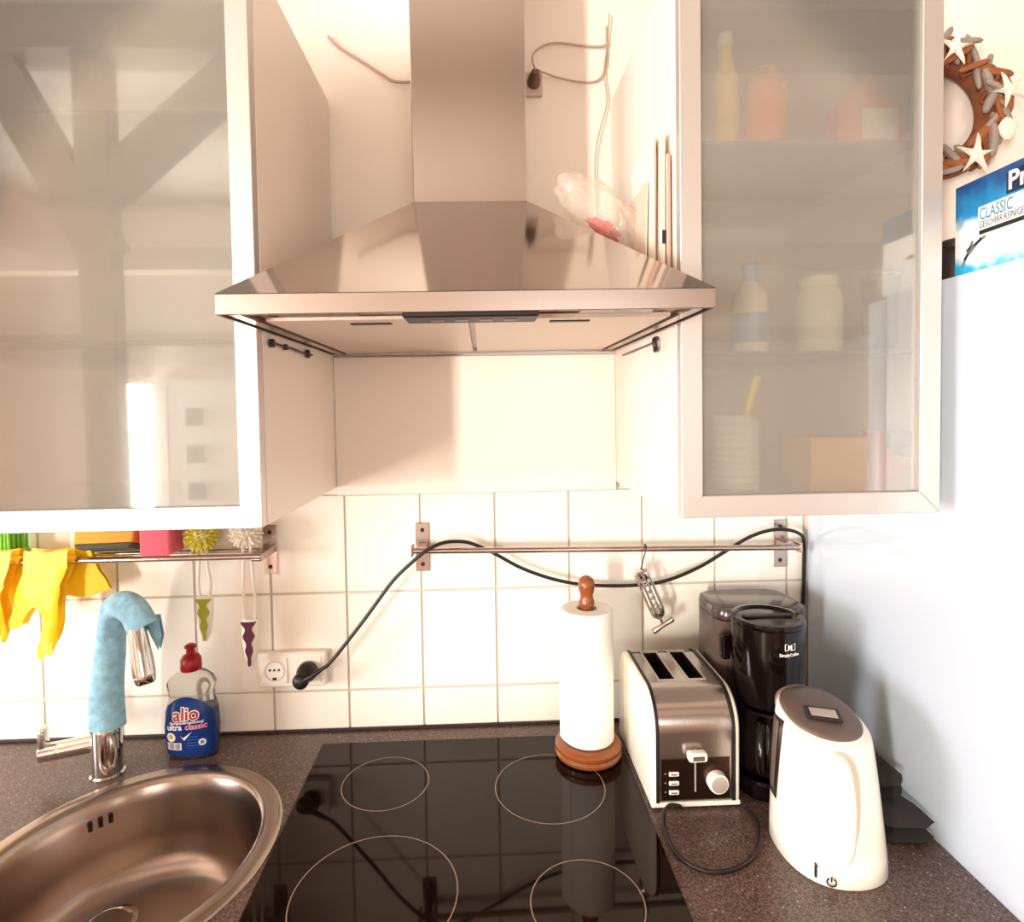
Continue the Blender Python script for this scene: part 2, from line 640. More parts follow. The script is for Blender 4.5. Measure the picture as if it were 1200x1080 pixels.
mb.add(hole + top + [(x, y, -WT) for x, y, z in hole] + [(x, y, -WT) for x, y in loop],
       [(i, (i + 1) % n, n + (i + 1) % n, n + i) for i in range(n)]
       + [(2 * n + i, 3 * n + i, 3 * n + (i + 1) % n, 2 * n + (i + 1) % n) for i in range(n)]
       + [(i, 2 * n + i, 2 * n + (i + 1) % n, (i + 1) % n) for i in range(n)]
       + [(n + i, n + (i + 1) % n, 3 * n + (i + 1) % n, 3 * n + i) for i in range(n)])
mb.box(WX0, rx0, WY0, 0, -WT, 0).box(rx1, WX1, WY0, 0, -WT, 0)
obj('worktop_slab', mb, WORKTOP, wt)
struct('trim_5', MB().box(WX0, WX1, -0.012, -0.0056, 0.0002, 0.006, 0.0015), SEAL)

bc = thing('base_cabinet', (-0.3, -0.3, -0.9), 'white base units carrying the dark worktop', 'cabinet')
mb = MB()
for x in (-1.28, -0.88, -0.30, 0.31, 0.70):
    mb.box(x - 0.008, x + 0.008, -0.60, -0.02, -0.80, -WT)
mb.box(-1.288, 0.708, -0.60, -0.02, -0.80, -0.784).box(-1.288, 0.708, -0.56, -0.54, -0.9, -0.80)
obj('carcass', mb, BOARD, bc)
for a, b in ((-1.285, -0.885), (-0.875, -0.305), (-0.295, 0.305), (0.315, 0.705)):
    d_ = obj('door', MB().box(a, b, -0.622, -0.602, -0.79, -0.045, 0.002), BOARD, bc)
    obj('handle', MB().cyl((b - 0.17, -0.64, -0.10), (b - 0.03, -0.64, -0.10), 0.005, 8).cyl((b - 0.16, -0.64, -0.10), (b - 0.16, -0.62, -0.10), 0.004, 8).cyl((b - 0.04, -0.64, -0.10), (b - 0.04, -0.62, -0.10), 0.004, 8), STEEL_RAIL, d_)

hob = thing('ceramic_hob', (-0.022, -0.32, 0), 'black glass ceramic hob with four thin cooking zone rings', 'hob')
obj('glass_plate', MB().box(-0.330, 0.2845, -0.585, -0.064, 0.0, 0.0045, 0.0012), HOBGL, hob)


def ring_mb(cx, cy, z, r, w, n=72):
    mb = MB()
    A = [(cx + (r - w) * math.cos(2 * math.pi * i / n), cy + (r - w) * math.sin(2 * math.pi * i / n), z) for i in range(n)]
    B = [(cx + r * math.cos(2 * math.pi * i / n), cy + r * math.sin(2 * math.pi * i / n), z) for i in range(n)]
    return mb.add(A + B, [(i, (i + 1) % n, n + (i + 1) % n, n + i) for i in range(n)])


for cx, cy, r in ((-0.178, -0.203, 0.080), (0.124, -0.233, 0.100), (-0.152, -0.462, 0.119), (0.148, -0.492, 0.080)):
    obj('cooking_zone_ring', ring_mb(cx, cy, 0.0048, r, 0.0016), HOBRING, hob)

sink = thing('round_sink', (SC[0], SC[1], 0), 'round brushed steel sink set into the worktop', 'sink')
rings = [sink_ring(0, -0.014, -0.004), sink_ring(0, 0.002, 0.0005), sink_ring(0, 0.0, 0.0035), sink_ring(0, -0.006, 0.0055), sink_ring(0, -0.014, 0.0048),
         sink_ring(0, -0.022, 0.0052), sink_ring(0, -0.030, 0.003), sink_ring(0, -0.035, -0.006), sink_ring(0, -0.040, -0.03), sink_ring(0, -0.048, -0.09),
         sink_ring(0, -0.056, -0.125), sink_ring(0, -0.068, -0.145), sink_ring(0, -0.088, -0.157), sink_ring(0, -0.12, -0.161), sink_ring(0, -0.20, -0.166)]
obj('bowl', MB().loft(rings, True, False, True), STEEL_SINK, sink, 50)
DC = (-0.628, -0.300)
dr = obj('drain', MB().lathe([(0.044, 0), (0.044, 0.003), (0.036, 0.005), (0.032, 0.001), (0.030, -0.002)], (DC[0], DC[1], -0.163), 32), CHROME, sink, 40)
mb = MB()
for i in range(9):
    a = 2 * math.pi * i / 9
    mb.lathe([(0.0045, 0), (0.0045, 0.002)], (DC[0] + 0.018 * math.cos(a), DC[1] + 0.018 * math.sin(a), -0.1645), 8)
mb.lathe([(0.006, 0), (0.006, 0.004), (0.003, 0.006)], (DC[0], DC[1], -0.1645), 12)
obj('drain_holes', mb, DARK, dr)
for k in range(3):                                    # overflow slots in the back of the bowl
    x = -0.694 + 0.011 * k
    cxv, cyv = x - SC[0], 0
    # point on the inner wall at this x, depth z = -0.035
    best = min(sink_ring(0, -0.0415, -0.036, 720), key=lambda q: abs(q[0] - x) + (0 if q[1] > SC[1] else 9))
    nx, ny = (SC[0] - best[0]), (SC[1] - best[1])
    L = math.hypot(nx, ny)
    nx, ny = nx / L, ny / L
    rot = Matrix.Translation((best[0] + nx * 0.001, best[1] + ny * 0.001, -0.036)) @ Matrix.Rotation(math.atan2(ny, nx) + math.pi / 2, 4, 'Z')
    obj('overflow_slot', MB().box(-0.0035, 0.0035, -0.002, 0.002, -0.009, 0.009, 0.0015, 2).xf(rot), DARK, sink)

# ------------------------------------------------------------------ wall cabinets
DB, DD, ZB, ZT = 0.4227, 0.4435, 0.5306, 1.345


def wall_cabinet(x0, x1, hinge_left, label, shelves):
    c = thing('wall_cabinet', ((x0 + x1) / 2, -0.2, ZB), label, 'cabinet', 'wall cabinets flanking the hood')
    t = 0.016
    obj('side_panel', MB().box(x0, x0 + t, -DB, -0.0062, ZB, ZT, 0.0008), BOARD, c)
    obj('side_panel', MB().box(x1 - t, x1, -DB, -0.0062, ZB, ZT, 0.0008), BOARD, c)
    obj('bottom_panel', MB().box(x0 + t, x1 - t, -DB, -0.0062, ZB, ZB + t), BOARD, c)
    obj('top_panel', MB().box(x0 + t, x1 - t, -DB, -0.0062, ZT - t, ZT), BOARD, c)
    obj('back_panel', MB().box(x0 + t, x1 - t, -0.012, -0.0064, ZB + t, ZT - t), BOARD, c)
    for z in shelves:
        obj('shelf', MB().box(x0 + t, x1 - t, -DB + 0.008, -0.012, z - 0.006, z, 0.001), SHELFM, c)
    # door: four mitred aluminium profiles round a satin glass pane
    w, ya, yb = 0.0315, -DD, -DB - 0.002
    o = [(x0 + .0005, ZB), (x1 - .0005, ZB), (x1 - .0005, ZT), (x0 + .0005, ZT)]
    i_ = [(x0 + w, ZB + w), (x1 - w, ZB + w), (x1 - w, ZT - w), (x0 + w, ZT - w)]
    d = bpy.data.objects.new('door', None)
    first = None
    for k in range(4):
        q = (k + 1) % 4
        poly = [o[k], o[q], i_[q], i_[k]]
        mb = MB().prism(poly, lambda u, v, dd: (u, dd, v), ya, yb)
        bm = bmesh.new()
        vv = [bm.verts.new(p) for p in mb.v]
        for f in mb.f:
            bm.faces.new([vv[j] for j in f])
        bmesh.ops.bevel(bm, geom=list(bm.edges), offset=0.0009, segments=1, affect='EDGES')
        m2 = MB().bm(bm)
        if first is None:
            first = obj('door', m2, ALU, c)
        else:
            obj('door_profile', m2, ALU, first)
    bpy.data.objects.remove(d)
    obj('glass_pane', MB().box(x0 + w - 0.004, x1 - w + 0.004, -DD + 0.007, -DD + 0.011, ZB + w - 0.004, ZT - w + 0.004), GLASS, first)
    xs_ = x0 + 0.0005 if hinge_left else x1 - 0.0005
    for z in (ZB + 0.10, ZT - 0.12):
        s_ = 1 if hinge_left else -1
        a_, b_ = sorted((xs_ + s_ * 0.018, xs_ + s_ * 0.030))
        obj('hinge', MB().box(a_, b_, -DB, -DB + 0.05, z - 0.02, z + 0.02, 0.002), STEEL_RAIL, c)
    return c


wall_cabinet(-0.90, -0.30, True, 'wall cabinet with a wide mirroring satin glass door above the sink', (0.80, 1.125))
wall_cabinet(0.30, 0.686, False, 'narrow wall cabinet with frosted door showing jars and a cup inside', (0.773, 1.083))

# ------------------------------------------------------------------ cooker hood
hood = thing('cooker_hood', (0, -0.29, 0.81), 'brushed steel chimney cooker hood with wide pyramid canopy', 'cooker hood')
HX, HY, HZ0, HZ1, HT, CX, CY = 0.2965, 0.5836, 0.810, 0.8345, 1.056, 0.101, 0.232
mb = MB()
mb.box(-HX, HX, -HY, -HY + 0.003, HZ0, HZ1, 0.0008)
mb.box(-HX, -HX + 0.003, -HY + 0.003, -0.018, HZ0, HZ1).box(HX - 0.003, HX, -HY + 0.003, -0.018, HZ0, HZ1)
mb.box(-HX + 0.003, HX - 0.003, -0.021, -0.018, HZ0, HZ1)
obj('rim_band', mb, STEEL_RIM, hood)
B = [(-HX, -HY, HZ1), (HX, -HY, HZ1), (HX, -0.018, HZ1), (-HX, -0.018, HZ1)]
T = [(-CX, -CY - 0.001, HT), (CX, -CY - 0.001, HT), (CX, -0.018, HT), (-CX, -0.018, HT)]
mb = MB().add(B + T, [(0, 1, 5, 4), (1, 2, 6, 5), (2, 3, 7, 6), (3, 0, 4, 7), (4, 5, 6, 7)])
obj('canopy', mb, STEEL_CANOPY, hood)
mb = MB().box(-CX + .001, CX - .001, -CY, -0.018, HT, 1.50, 0.0012)
ch = obj('chimney', mb, STEEL, hood)
obj('chimney_upper_sleeve', MB().box(-CX + .004, CX - .004, -CY + 0.003, -0.018, 1.50, 2.58), STEEL, hood)
# underside
mb = MB().box(-HX + 0.003, HX - 0.003, -HY + 0.003, -0.021, 0.822, 0.826)
obj('underside_tray', mb, BOARD, hood)
for a, b in ((-0.268, -0.004), (0.004, 0.268)):
    f_ = obj('grease_filter', MB().box(a, b, -0.50, -0.03, 0.8135, 0.8195, 0.001), FILTER, hood)
    c_ = (a + b) / 2
    obj('filter_handle', MB().box(c_ - 0.028, c_ + 0.028, -0.475, -0.462, 0.812, 0.8137, 0.0008), DARK, f_)
obj('control_panel', MB().box(-0.080, 0.084, -0.578, -0.525, 0.8045, 0.816, 0.002), BLACKM, hood)
for x in (-0.04, -0.01, 0.02, 0.05):
    obj('push_button', MB().box(x - 0.008, x + 0.008, -0.560, -0.545, 0.8035, 0.8048, 0.0004), GREYP, hood)
for s_ in (-1, 1):
    obj('edge_bar', MB().box(min(s_ * 0.274, s_ * 0.288), max(s_ * 0.274, s_ * 0.288), -0.575, -0.03, 0.812, 0.822), STEEL_RAIL, hood)
    obj('lamp_lens', MB().box(s_ * 0.19 - 0.05, s_ * 0.19 + 0.05, -0.555, -0.525, 0.815, 0.8215, 0.001), SMOKE, hood)
hood.rotation_euler = (0, -0.004, 0)

# black bits of cable left hanging on the cabinet sides right under the hood
cl = thing('cable_clip', (-0.297, -0.29, 0.79), 'charred black clip string on cabinet side below the steel canopy', 'clip')
pts = [(-0.2965, -0.40, 0.799), (-0.2955, -0.36, 0.796), (-0.2955, -0.31, 0.797), (-0.2955, -0.24, 0.795), (-0.2955, -0.19, 0.796)]
obj('strand', MB().tube(catmull(pts, 5), 0.0022, 6), DARK, cl)
for y, s_ in ((-0.395, 0.006), (-0.335, 0.0045), (-0.215, 0.007)):
    obj('lump', MB().loft([sell(-0.2955, y, 0.796 - s_, 0.0035, s_, 2, 10), sell(-0.2955, y, 0.796, 0.004, s_ * 1.6, 2, 10), sell(-0.2955, y, 0.796 + s_, 0.003, s_ * 0.8, 2, 10)]), DARK, cl, 60)
cl = thing('cable_clip', (0.297, -0.31, 0.79), 'single black cable hook on cabinet side below the steel canopy', 'clip')
obj('hook', MB().tube(catmull([(0.2965, -0.335, 0.803), (0.290, -0.345, 0.799), (0.292, -0.345, 0.786), (0.2955, -0.33, 0.784)], 5), 0.004, 8), DARK, cl, 60)
obj('strand', MB().tube([(0.2965, -0.33, 0.798), (0.2965, -0.10, 0.796)], 0.0016, 6), DARK, cl)

# ------------------------------------------------------------------ utensil rails
def bracket(parent, x, zc, depth, tall=0.105):
    b = obj('bracket_plate', MB().box(x - 0.015, x + 0.015, -0.0085, -0.0056, zc - tall / 2, zc + tall / 2, 0.0008), STEEL_RAIL, parent)
    obj('bracket_arm', MB().box(x - 0.012, x + 0.012, -depth, -0.008, zc - 0.006, zc + 0.010, 0.004, 2), STEEL_RAIL, parent)
    for dz in (-0.037, 0.037):
        obj('screw', MB().lathe([(0.0045, 0), (0.0045, 0.001), (0.003, 0.002), (0.0012, 0.0012)], (x, -0.0085, zc + dz), 14, 'y'), DARK, b, 40)


RZ = 0.404
ra = thing('utensil_rail', (-0.7, -0.05, RZ), 'steel double rail carrying gloves and sponges above the sink', 'rail', 'steel wall rails')
bracket(ra, -0.446, 0.3995, 0.088)
bracket(ra, -1.05, 0.3995, 0.088)
obj('bar', MB().cyl((-1.10, -0.085, RZ), (-0.436, -0.085, RZ), 0.0058, 16), STEEL_RAIL, ra, 40)
obj('bar', MB().cyl((-1.10, -0.030, RZ), (-0.44, -0.030, RZ), 0.0045, 16), STEEL_RAIL, ra, 40)
rb = thing('utensil_rail', (0.27, -0.05, 0.39), 'long single steel rail with corkscrew and black cable over it', 'rail', 'steel wall rails')
bracket(rb, -0.121, 0.397, 0.052)
bracket(rb, 0.664, 0.386, 0.052)
obj('bar', MB().cyl((-0.137, -0.050, 0.3985), (0.684, -0.050, 0.3865), 0.0062, 16), STEEL_RAIL, rb, 40)
for x, z in ((-0.139, 0.3986), (0.686, 0.3865)):
    obj('end_cap', MB().box(x - 0.0035, x + 0.0035, -0.058, -0.030, z - 0.011, z + 0.012, 0.003, 2), STEEL_RAIL, rb)

# ------------------------------------------------------------------ things on the left rail
def glove_fn(y0, wob, tail):
    def fn(u, v, h):
        d = max(0.0, RZ + 0.006 - v)
        yy = y0 - 0.010 * math.sin(min(1.0, d / 0.1) * math.pi / 2) * tail + wob * math.sin(u * 60 + v * 25)
        return (u, yy - h, v)
    return fn


def gpx(pts):
    """outline points noted in a 6x enlargement, turned to metres on the rail plane"""
    return [(-0.946 + 0.001653 * (u / 6), 0.42 - 0.001705 * (610 + v / 6 - 650)) for u, v in pts]


def folds(crease):
    (xa, za), (xb, zb) = crease
    L = math.hypot(xb - xa, zb - za)
    nx, nz = -(zb - za) / L, (xb - xa) / L
    if nx < 0:
        nx, nz = -nx, -nz

    def fn(x, y, z):
        d = (x - xa) * nx + (z - za) * nz            # beyond the crease the rubber turns back to the wall
        dd = max(0.0, RZ - z)
        k = min(1.0, dd / 0.05)
        y2 = y + k * (0.55 * max(0.0, d) - 0.12 * max(0.0, -d))
        y2 += k * (0.0035 * noise.noise(Vector((x * 32, 0, z * 14))) + 0.0018 * noise.noise(Vector((x * 80, 3, z * 40))))
        return (x, min(y2, -0.068), z)
    return fn


def glove(name, label, front, flap, x0, x1, crease):
    g = thing(name, ((x0 + x1) / 2, -0.085, RZ + 0.006), label, 'glove', 'yellow rubber gloves hung over the rail')
    obj('hand', puffy(gpx(front), glove_fn(-0.0965, 0.0025, 1.0), [(0.003, 0.005), (0.005, 0.009), (0.006, 0.011)], soft=3, post=folds(gpx(crease))), YELLOW, g, 80)
    obj('cuff', puffy(gpx(flap), glove_fn(-0.0740, 0.002, -1.0), [(0.003, 0.002), (0.005, 0.0035)], soft=2), YELLOW, g, 80)
    mb = MB()
    ro, ri = 0.0125, 0.0072
    arcs = []
    for i in range(9):
        a = math.pi * i / 8
        arcs.append((-0.085 - ro * math.cos(a), RZ + ro * math.sin(a)))
    for i in range(8, -1, -1):
        a = math.pi * i / 8
        arcs.append((-0.085 - ri * math.cos(a), RZ + ri * math.sin(a)))
    mb.prism(arcs, lambda u, v, d: (d, u, v), x0, x1)
    obj('fold', mb, YELLOW, g, 60)
    return g


glove('rubber_glove', 'yellow rubber glove with long fingers dangling beside the blue cloth',
      [(205, 178), (380, 182), (555, 178), (550, 340), (520, 450), (490, 560), (475, 700), (450, 800), (390, 920), (350, 965), (325, 930), (318, 850), (345, 720), (350, 660),
       (310, 590), (275, 640), (240, 715), (200, 732), (150, 720), (165, 620), (188, 500), (195, 350)],
      [(300, 190), (640, 190), (690, 380), (745, 530), (620, 570), (480, 605), (320, 590)], -0.889, -0.795, [(485, 280), (400, 880)])
glove('rubber_glove', 'yellow rubber glove beside the green brush at the rail end',
      [(-160, 178), (0, 182), (165, 178), (160, 340), (130, 450), (108, 560), (98, 700), (60, 800), (30, 860), (5, 850), (-10, 760), (-20, 700), (-60, 760), (-110, 800), (-150, 700), (-165, 400)],
      [(-60, 190), (150, 190), (190, 360), (190, 500), (160, 690), (100, 705), (-20, 690)], -0.987, -0.903, [(120, 260), (30, 760)])

sp = thing('sponge_pad', (-0.742, -0.058, 0.4095), 'orange sponge with dark green scouring layer lying on the rail', 'sponge')
rotm = Matrix.Translation((-0.742, -0.060, 0.4425)) @ Matrix.Rotation(0.10, 4, 'Z') @ Matrix.Rotation(-0.30, 4, 'X')
obj('scouring_layer', MB().box(-0.055, 0.055, -0.036, 0.036, -0.023, -0.013, 0.002).warp(lambda x, y, z: (x * (0.86 + (z + 0.023) * 12), y, z)).xf(rotm), SCOUR, sp)
obj('foam', MB().box(-0.055, 0.055, -0.036, 0.036, -0.0129, 0.023, 0.004, 2).xf(rotm), ORANGE, sp)
sp = obj('sponge_pad', MB().box(-0.673, -0.613, -0.090, -0.030, 0.4105, 0.478, 0.004, 2), PINK, None, None, (-0.643, -0.06, 0.4105))
tag(sp, 'plain pink sponge block standing on the rail', 'sponge')


def brush_head(n, r, hair, seed, c, zs):
    """bristle tufts on a round head: each tuft a tapered cylinder"""
    rr = random.Random(seed)
    mb = MB()
    for i in range(n):
        z = 1 - 2 * (i + 0.5) / n
        a = i * 2.39996
        q = math.sqrt(1 - z * z)
        d = Vector((q * math.cos(a), z * 0.9, q * math.sin(a) * zs)).normalized()
        k = r * (0.92 + 0.16 * rr.random())
        mb.tube([Vector(c) + d * r * 0.35, Vector(c) + d * k], [0.0030, 0.0026], 6)
    return mb


def dish_brush(x, label, bris, grip, z_tip, z_grip, seed, zh):
    b = thing('dish_brush', (x, -0.057, zh), label, 'brush', 'dish brushes hung in the rail')
    hd = obj('head', MB().lathe([(0.004, -0.016), (0.015, -0.010), (0.018, 0), (0.015, 0.010), (0.004, 0.016)], (x, -0.057, zh), 16), WHITEP, b, 60)
    obj('bristles', brush_head(90, 0.034, bris, seed, (x, -0.057, zh), 1.0), bris, hd)
    zt = 0.385
    path = lambda s_: [(x + s_ * 0.007, -0.054, zh - 0.012), (x + s_ * 0.008, -0.054, zt), (x + s_ * 0.0125, -0.051, z_grip + 0.03), (x + s_ * 0.009, -0.051, z_grip)]
    for s_ in (-1, 1):
        obj('wire_handle', MB().tube(catmull(path(s_), 4), 0.0034, 8), WHITEP, b, 60)
    # white grip with a wavy coloured inlay narrowing to the tip
    H_ = z_grip - z_tip
    rg = [sell(x, -0.051, z_grip + 0.004, 0.0145, 0.007, 2.4, 20), sell(x, -0.051, z_grip, 0.0170, 0.0085, 2.4, 20), sell(x, -0.051, z_grip - 0.35 * H_, 0.0165, 0.0085, 2.4, 20),
          sell(x, -0.051, z_grip - 0.75 * H_, 0.0125, 0.0075, 2.4, 20), sell(x, -0.051, z_tip + 0.01, 0.007, 0.006, 2.4, 20), sell(x, -0.051, z_tip, 0.002, 0.002, 2.4, 20)]
    obj('grip', MB().loft(rg), WHITEP, b, 60)
    pl, prt = [], []
    for i in range(25):
        t = i / 24
        w = 0.0138 * (1 - t) ** 0.75 * (0.72 + 0.28 * math.cos(t * 6 * math.pi)) + 0.0012
        zz = z_grip - t * (H_ - 0.004)
        prt.append((x + w, zz))
        pl.append((x - w, zz))
    mb = MB()
    for i in range(24):
        V = []
        for (px_, pz_) in (prt[i], pl[i], pl[i + 1], prt[i + 1]):
            V += [(px_, -0.0625, pz_), (px_, -0.0555, pz_)]
        mb.add(V, [(0, 2, 4, 6), (1, 7, 5, 3), (0, 1, 3, 2), (2, 3, 5, 4), (4, 5, 7, 6), (6, 7, 1, 0)])
    obj('inlay', mb, grip, b)
    return b


dish_brush(-0.566, 'dish brush with yellow bristles and lime green grip inlay', BRISTLEY, LIME, 0.222, 0.312, 3, 0.443)
dish_brush(-0.476, 'dish brush with white bristles and plum purple grip inlay', BRISTLEW, PLUM, 0.166, 0.262, 5, 0.446)
gb = thing('scrub_brush', (-0.945, -0.058, 0.4115), 'bright green scrubbing brush behind the glove at the rail end', 'brush')
obj('back', MB().box(-0.985, -0.925, -0.088, -0.030, 0.4115, 0.424, 0.004, 2), BRISTLEG, gb)
mb = MB()
for ix in range(8):
    for iy in range(5):
        mb.cyl((-0.98 + ix * 0.0072, -0.082 + iy * 0.0115, 0.424), (-0.98 + ix * 0.0072 + rnd.uniform(-.001, .001), -0.082 + iy * 0.0115, 0.468), 0.0028, 6)
obj('bristles', mb, BRISTLEG, gb)

# ------------------------------------------------------------------ socket, cables, corkscrew
so = thing('double_socket', (-0.4015, -0.006, 0.107), 'white double wall socket with one black plug in it', 'socket')
obj('frame', MB().box(-0.474, -0.329, -0.026, -0.0056, 0.107, 0.182, 0.006, 3), SOCKETW, so, 40)
for xc in (-0.437, -0.366):
    ins = obj('insert', MB().box(xc - 0.0275, xc + 0.0275, -0.0285, -0.024, 0.117, 0.172, 0.002, 2), SOCKETW, so)
    mb = MB().lathe([(0.0215, -0.0005), (0.0215, 0.0012), (0.0195, 0.0012), (0.0190, -0.0002)], (xc, -0.0285, 0.1445), 32, 'y', False, True)
    obj('recess_ring', mb, mat('socket_shade', (214, 200, 186), 0.4), ins, 40)
    if xc < -0.4:
        for dx, dz in ((-0.0095, 0), (0.0095, 0), (0, 0.0)):
            obj('contact_hole', MB().lathe([(0.0024, 0), (0.0024, 0.0012)], (xc + dx, -0.0285, 0.1465 + dz), 10, 'y'), DARK, ins)
        obj('earth_clip', MB().box(xc - 0.004, xc + 0.004, -0.0300, -0.0285, 0.1255, 0.1305), DARK, ins)

pc = thing('power_cable', (-0.366, -0.05, 0.145), 'black power cable plugged in low and looped over the long rail', 'cable')
mb = MB().lathe([(0.0195, 0), (0.0205, 0.004), (0.0205, 0.014), (0.017, 0.020), (0.012, 0.030), (0.004, 0.034)], (-0.366, -0.0302, 0.1445), 28, 'y')
obj('plug', mb, CABLE, pc, 50)
obj('plug_grip', MB().lathe([(0.013, 0), (0.0165, 0.006), (0.0165, 0.016), (0.012, 0.022), (0.003, 0.024)], (-0.372, -0.050, 0.136), 20, 'y'), CABLE, pc, 50)
obj('cable_sleeve', MB().tube([(-0.372, -0.066, 0.137), (-0.350, -0.068, 0.147), (-0.330, -0.066, 0.160)], [0.0062, 0.0056, 0.0046], 12), CABLE, pc, 60)
CP = [(-0.372, -0.066, 0.137), (-0.330, -0.066, 0.160), (-0.305, -0.064, 0.180), (-0.238, -0.062, 0.262), (-0.180, -0.062, 0.338), (-0.135, -0.0645, 0.381), (-0.105, -0.0635, 0.4035),
      (-0.075, -0.057, 0.4155), (-0.045, -0.045, 0.4155), (-0.015, -0.036, 0.4085), (0.030, -0.034, 0.387), (0.092, -0.034, 0.352), (0.165, -0.034, 0.325), (0.238, -0.034, 0.312),
      (0.328, -0.034, 0.309), (0.400, -0.034, 0.317), (0.472, -0.034, 0.344), (0.527, -0.036, 0.376), (0.578, -0.042, 0.408), (0.622, -0.048, 0.424), (0.660, -0.050, 0.4245), (0.695, -0.040, 0.410),
      (0.709, -0.024, 0.384), (0.7135, -0.016, 0.345), (0.7140, -0.012, 0.25)]
obj('cable', MB().tube(catmull(CP, 6), 0.0038, 10), CABLE, pc, 60)

ck = thing('corkscrew', (0.355, -0.055, 0.39), 'small chrome cage corkscrew hanging from the long rail', 'corkscrew')
A_, B_ = Vector((0.337, -0.069, 0.348)), Vector((0.374, -0.069, 0.258))
ax = (B_ - A_).normalized()
pe = Vector((ax.z, 0, -ax.x)).normalized()
py_ = Vector((0, 1, 0))
hookp = [(0.351, -0.0625, 0.3995), (0.352, -0.050, 0.4015), (0.353, -0.0395, 0.394)]
obj('hanger', MB().tube(catmull([tuple(A_), (0.344, -0.0625, 0.37), (0.348, -0.0645, 0.386)] + hookp, 5), 0.0014, 8), DARK, ck, 60)
obj('cage_top', MB().tube([A_ - ax * 0.004, A_, A_ + ax * 0.010, A_ + ax * 0.016], [0.0125, 0.0160, 0.0160, 0.0145], 20), CHROME, ck, 40)
for k in range(4):
    a = k * math.pi / 2 + 0.5
    o_ = (pe * math.cos(a) + py_ * math.sin(a)) * 0.0142
    obj('cage_rod', MB().tube([A_ + ax * 0.014 + o_, B_ - ax * 0.010 + o_], 0.0026, 8), CHROME, ck, 60)
obj('cage_bottom', MB().tube([B_ - ax * 0.014, B_ - ax * 0.006, B_ + ax * 0.002, B_ + ax * 0.010], [0.0150, 0.0160, 0.014, 0.006], 20), CHROME, ck, 40)
sp_ = []
for i in range(50):
    t = i / 49
    a = t * 8 * math.pi
    sp_.append(A_ + ax * (0.016 + 0.060 * t) + (pe * math.cos(a) + py_ * math.sin(a)) * 0.0058)
obj('worm', MB().tube(sp_, 0.0020, 6), CHROME, ck, 60)
E_ = B_ + ax * 0.026
obj('stem', MB().tube([B_ + ax * 0.008, E_], 0.0030, 10), CHROME, ck, 60)
hd = Vector((0.80, -0.1, 0.58)).normalized()
obj('cross_handle', MB().tube([E_ - hd * 0.026, E_ - hd * 0.023, E_, E_ + hd * 0.023, E_ + hd * 0.026], [0.005, 0.0066, 0.0050, 0.0066, 0.005], 14), CHROME, ck, 50)

# ------------------------------------------------------------------ tap and cloth
tp = thing('kitchen_tap', (-0.722, -0.140, 0), 'chrome swan-neck kitchen tap with a sideways lever', 'tap')
bx, by = -0.722, -0.136
obj('base_body', MB().lathe([(0.030, 0.0), (0.030, 0.004), (0.0265, 0.007), (0.0265, 0.090), (0.025, 0.096), (0.018, 0.100)], (bx, by, 0.0), 32), CHROME, tp, 40)
la, lb = Vector((bx, by, 0.066)), Vector((-0.832, -0.156, 0.056))
ld = (lb - la).normalized()
obj('lever_barrel', MB().tube([la, la + ld * 0.078, la + ld * 0.079, la + ld * 0.081, la + ld * 0.082, lb - ld * 0.002, lb], [0.0165, 0.0165, 0.0155, 0.0155, 0.0165, 0.0165, 0.0150], 28), CHROME, tp, 30)
lm = Matrix.Translation(lb - ld * 0.006) @ Matrix.Rotation(math.atan2(ld.y, ld.x), 4, 'Z')
obj('lever_blade', MB().box(-0.006, 0.006, -0.011, 0.011, 0.006, 0.050, 0.003, 2).xf(lm), CHROME, tp, 40)
neck = catmull([(bx + 0.002, by, 0.095), (bx + 0.008, by, 0.20), (bx + 0.015, by - 0.002, 0.285), (bx + 0.030, by - 0.012, 0.325), (bx + 0.056, by - 0.028, 0.337), (bx + 0.084, by - 0.045, 0.322), (bx + 0.098, by - 0.055, 0.295)], 8)
obj('neck', MB().tube(neck, 0.0145, 20), CHROME, tp, 60)
hd0, hd1 = Vector((bx + 0.096, by - 0.054, 0.302)), Vector((bx + 0.117, by - 0.068, 0.205))
hdv = hd1 - hd0
obj('spray_head', MB().tube([hd0, hd0 + hdv * 0.12, hd0 + hdv * 0.55, hd0 + hdv * 0.84, hd0 + hdv * 0.85, hd0 + hdv * 0.87, hd1 - hdv * 0.03, hd1], [0.0140, 0.0155, 0.0185, 0.0185, 0.0172, 0.0182, 0.0165, 0.0140], 28), CHROME, tp, 30)

# cloth: a sleeve of terry draped over the neck, open towards the spray head
cp = catmull([(bx + 0.006, by - 0.004, 0.099), (bx + 0.009, by - 0.004, 0.19), (bx + 0.016, by - 0.004, 0.265), (bx + 0.030, by - 0.012, 0.320), (bx + 0.056, by - 0.026, 0.338), (bx + 0.086, by - 0.038, 0.326), (bx + 0.106, by - 0.046, 0.298)], 7)
rings = []
NC = 40
for i, p in enumerate(cp):
    t = i / (len(cp) - 1)
    a = cp[max(0, i - 1)]
    b = cp[min(len(cp) - 1, i + 1)]
    tg = (b - a).normalized()
    fr_ = Vector((0, -1, 0))
    fr_ = (fr_ - tg * fr_.dot(tg)).normalized()
    sd = tg.cross(fr_)
    w_ = 0.033 - 0.007 * math.sin(t * math.pi) - 0.004 * t
    h_ = 0.027 - 0.004 * t
    ring = []
    for k in range(NC):
        an = 2 * math.pi * k / NC
        nz = noise.noise(Vector((math.cos(an) * 1.3, math.sin(an) * 1.3, t * 5.0)))
        rr_ = 1 + 0.13 * nz + 0.05 * math.cos(3 * an + t * 4)
        ring.append(p + sd * math.cos(an) * w_ * rr_ + fr_ * math.sin(an) * h_ * rr_)
    rings.append(ring)
mb = MB().loft(rings, True, False, False)
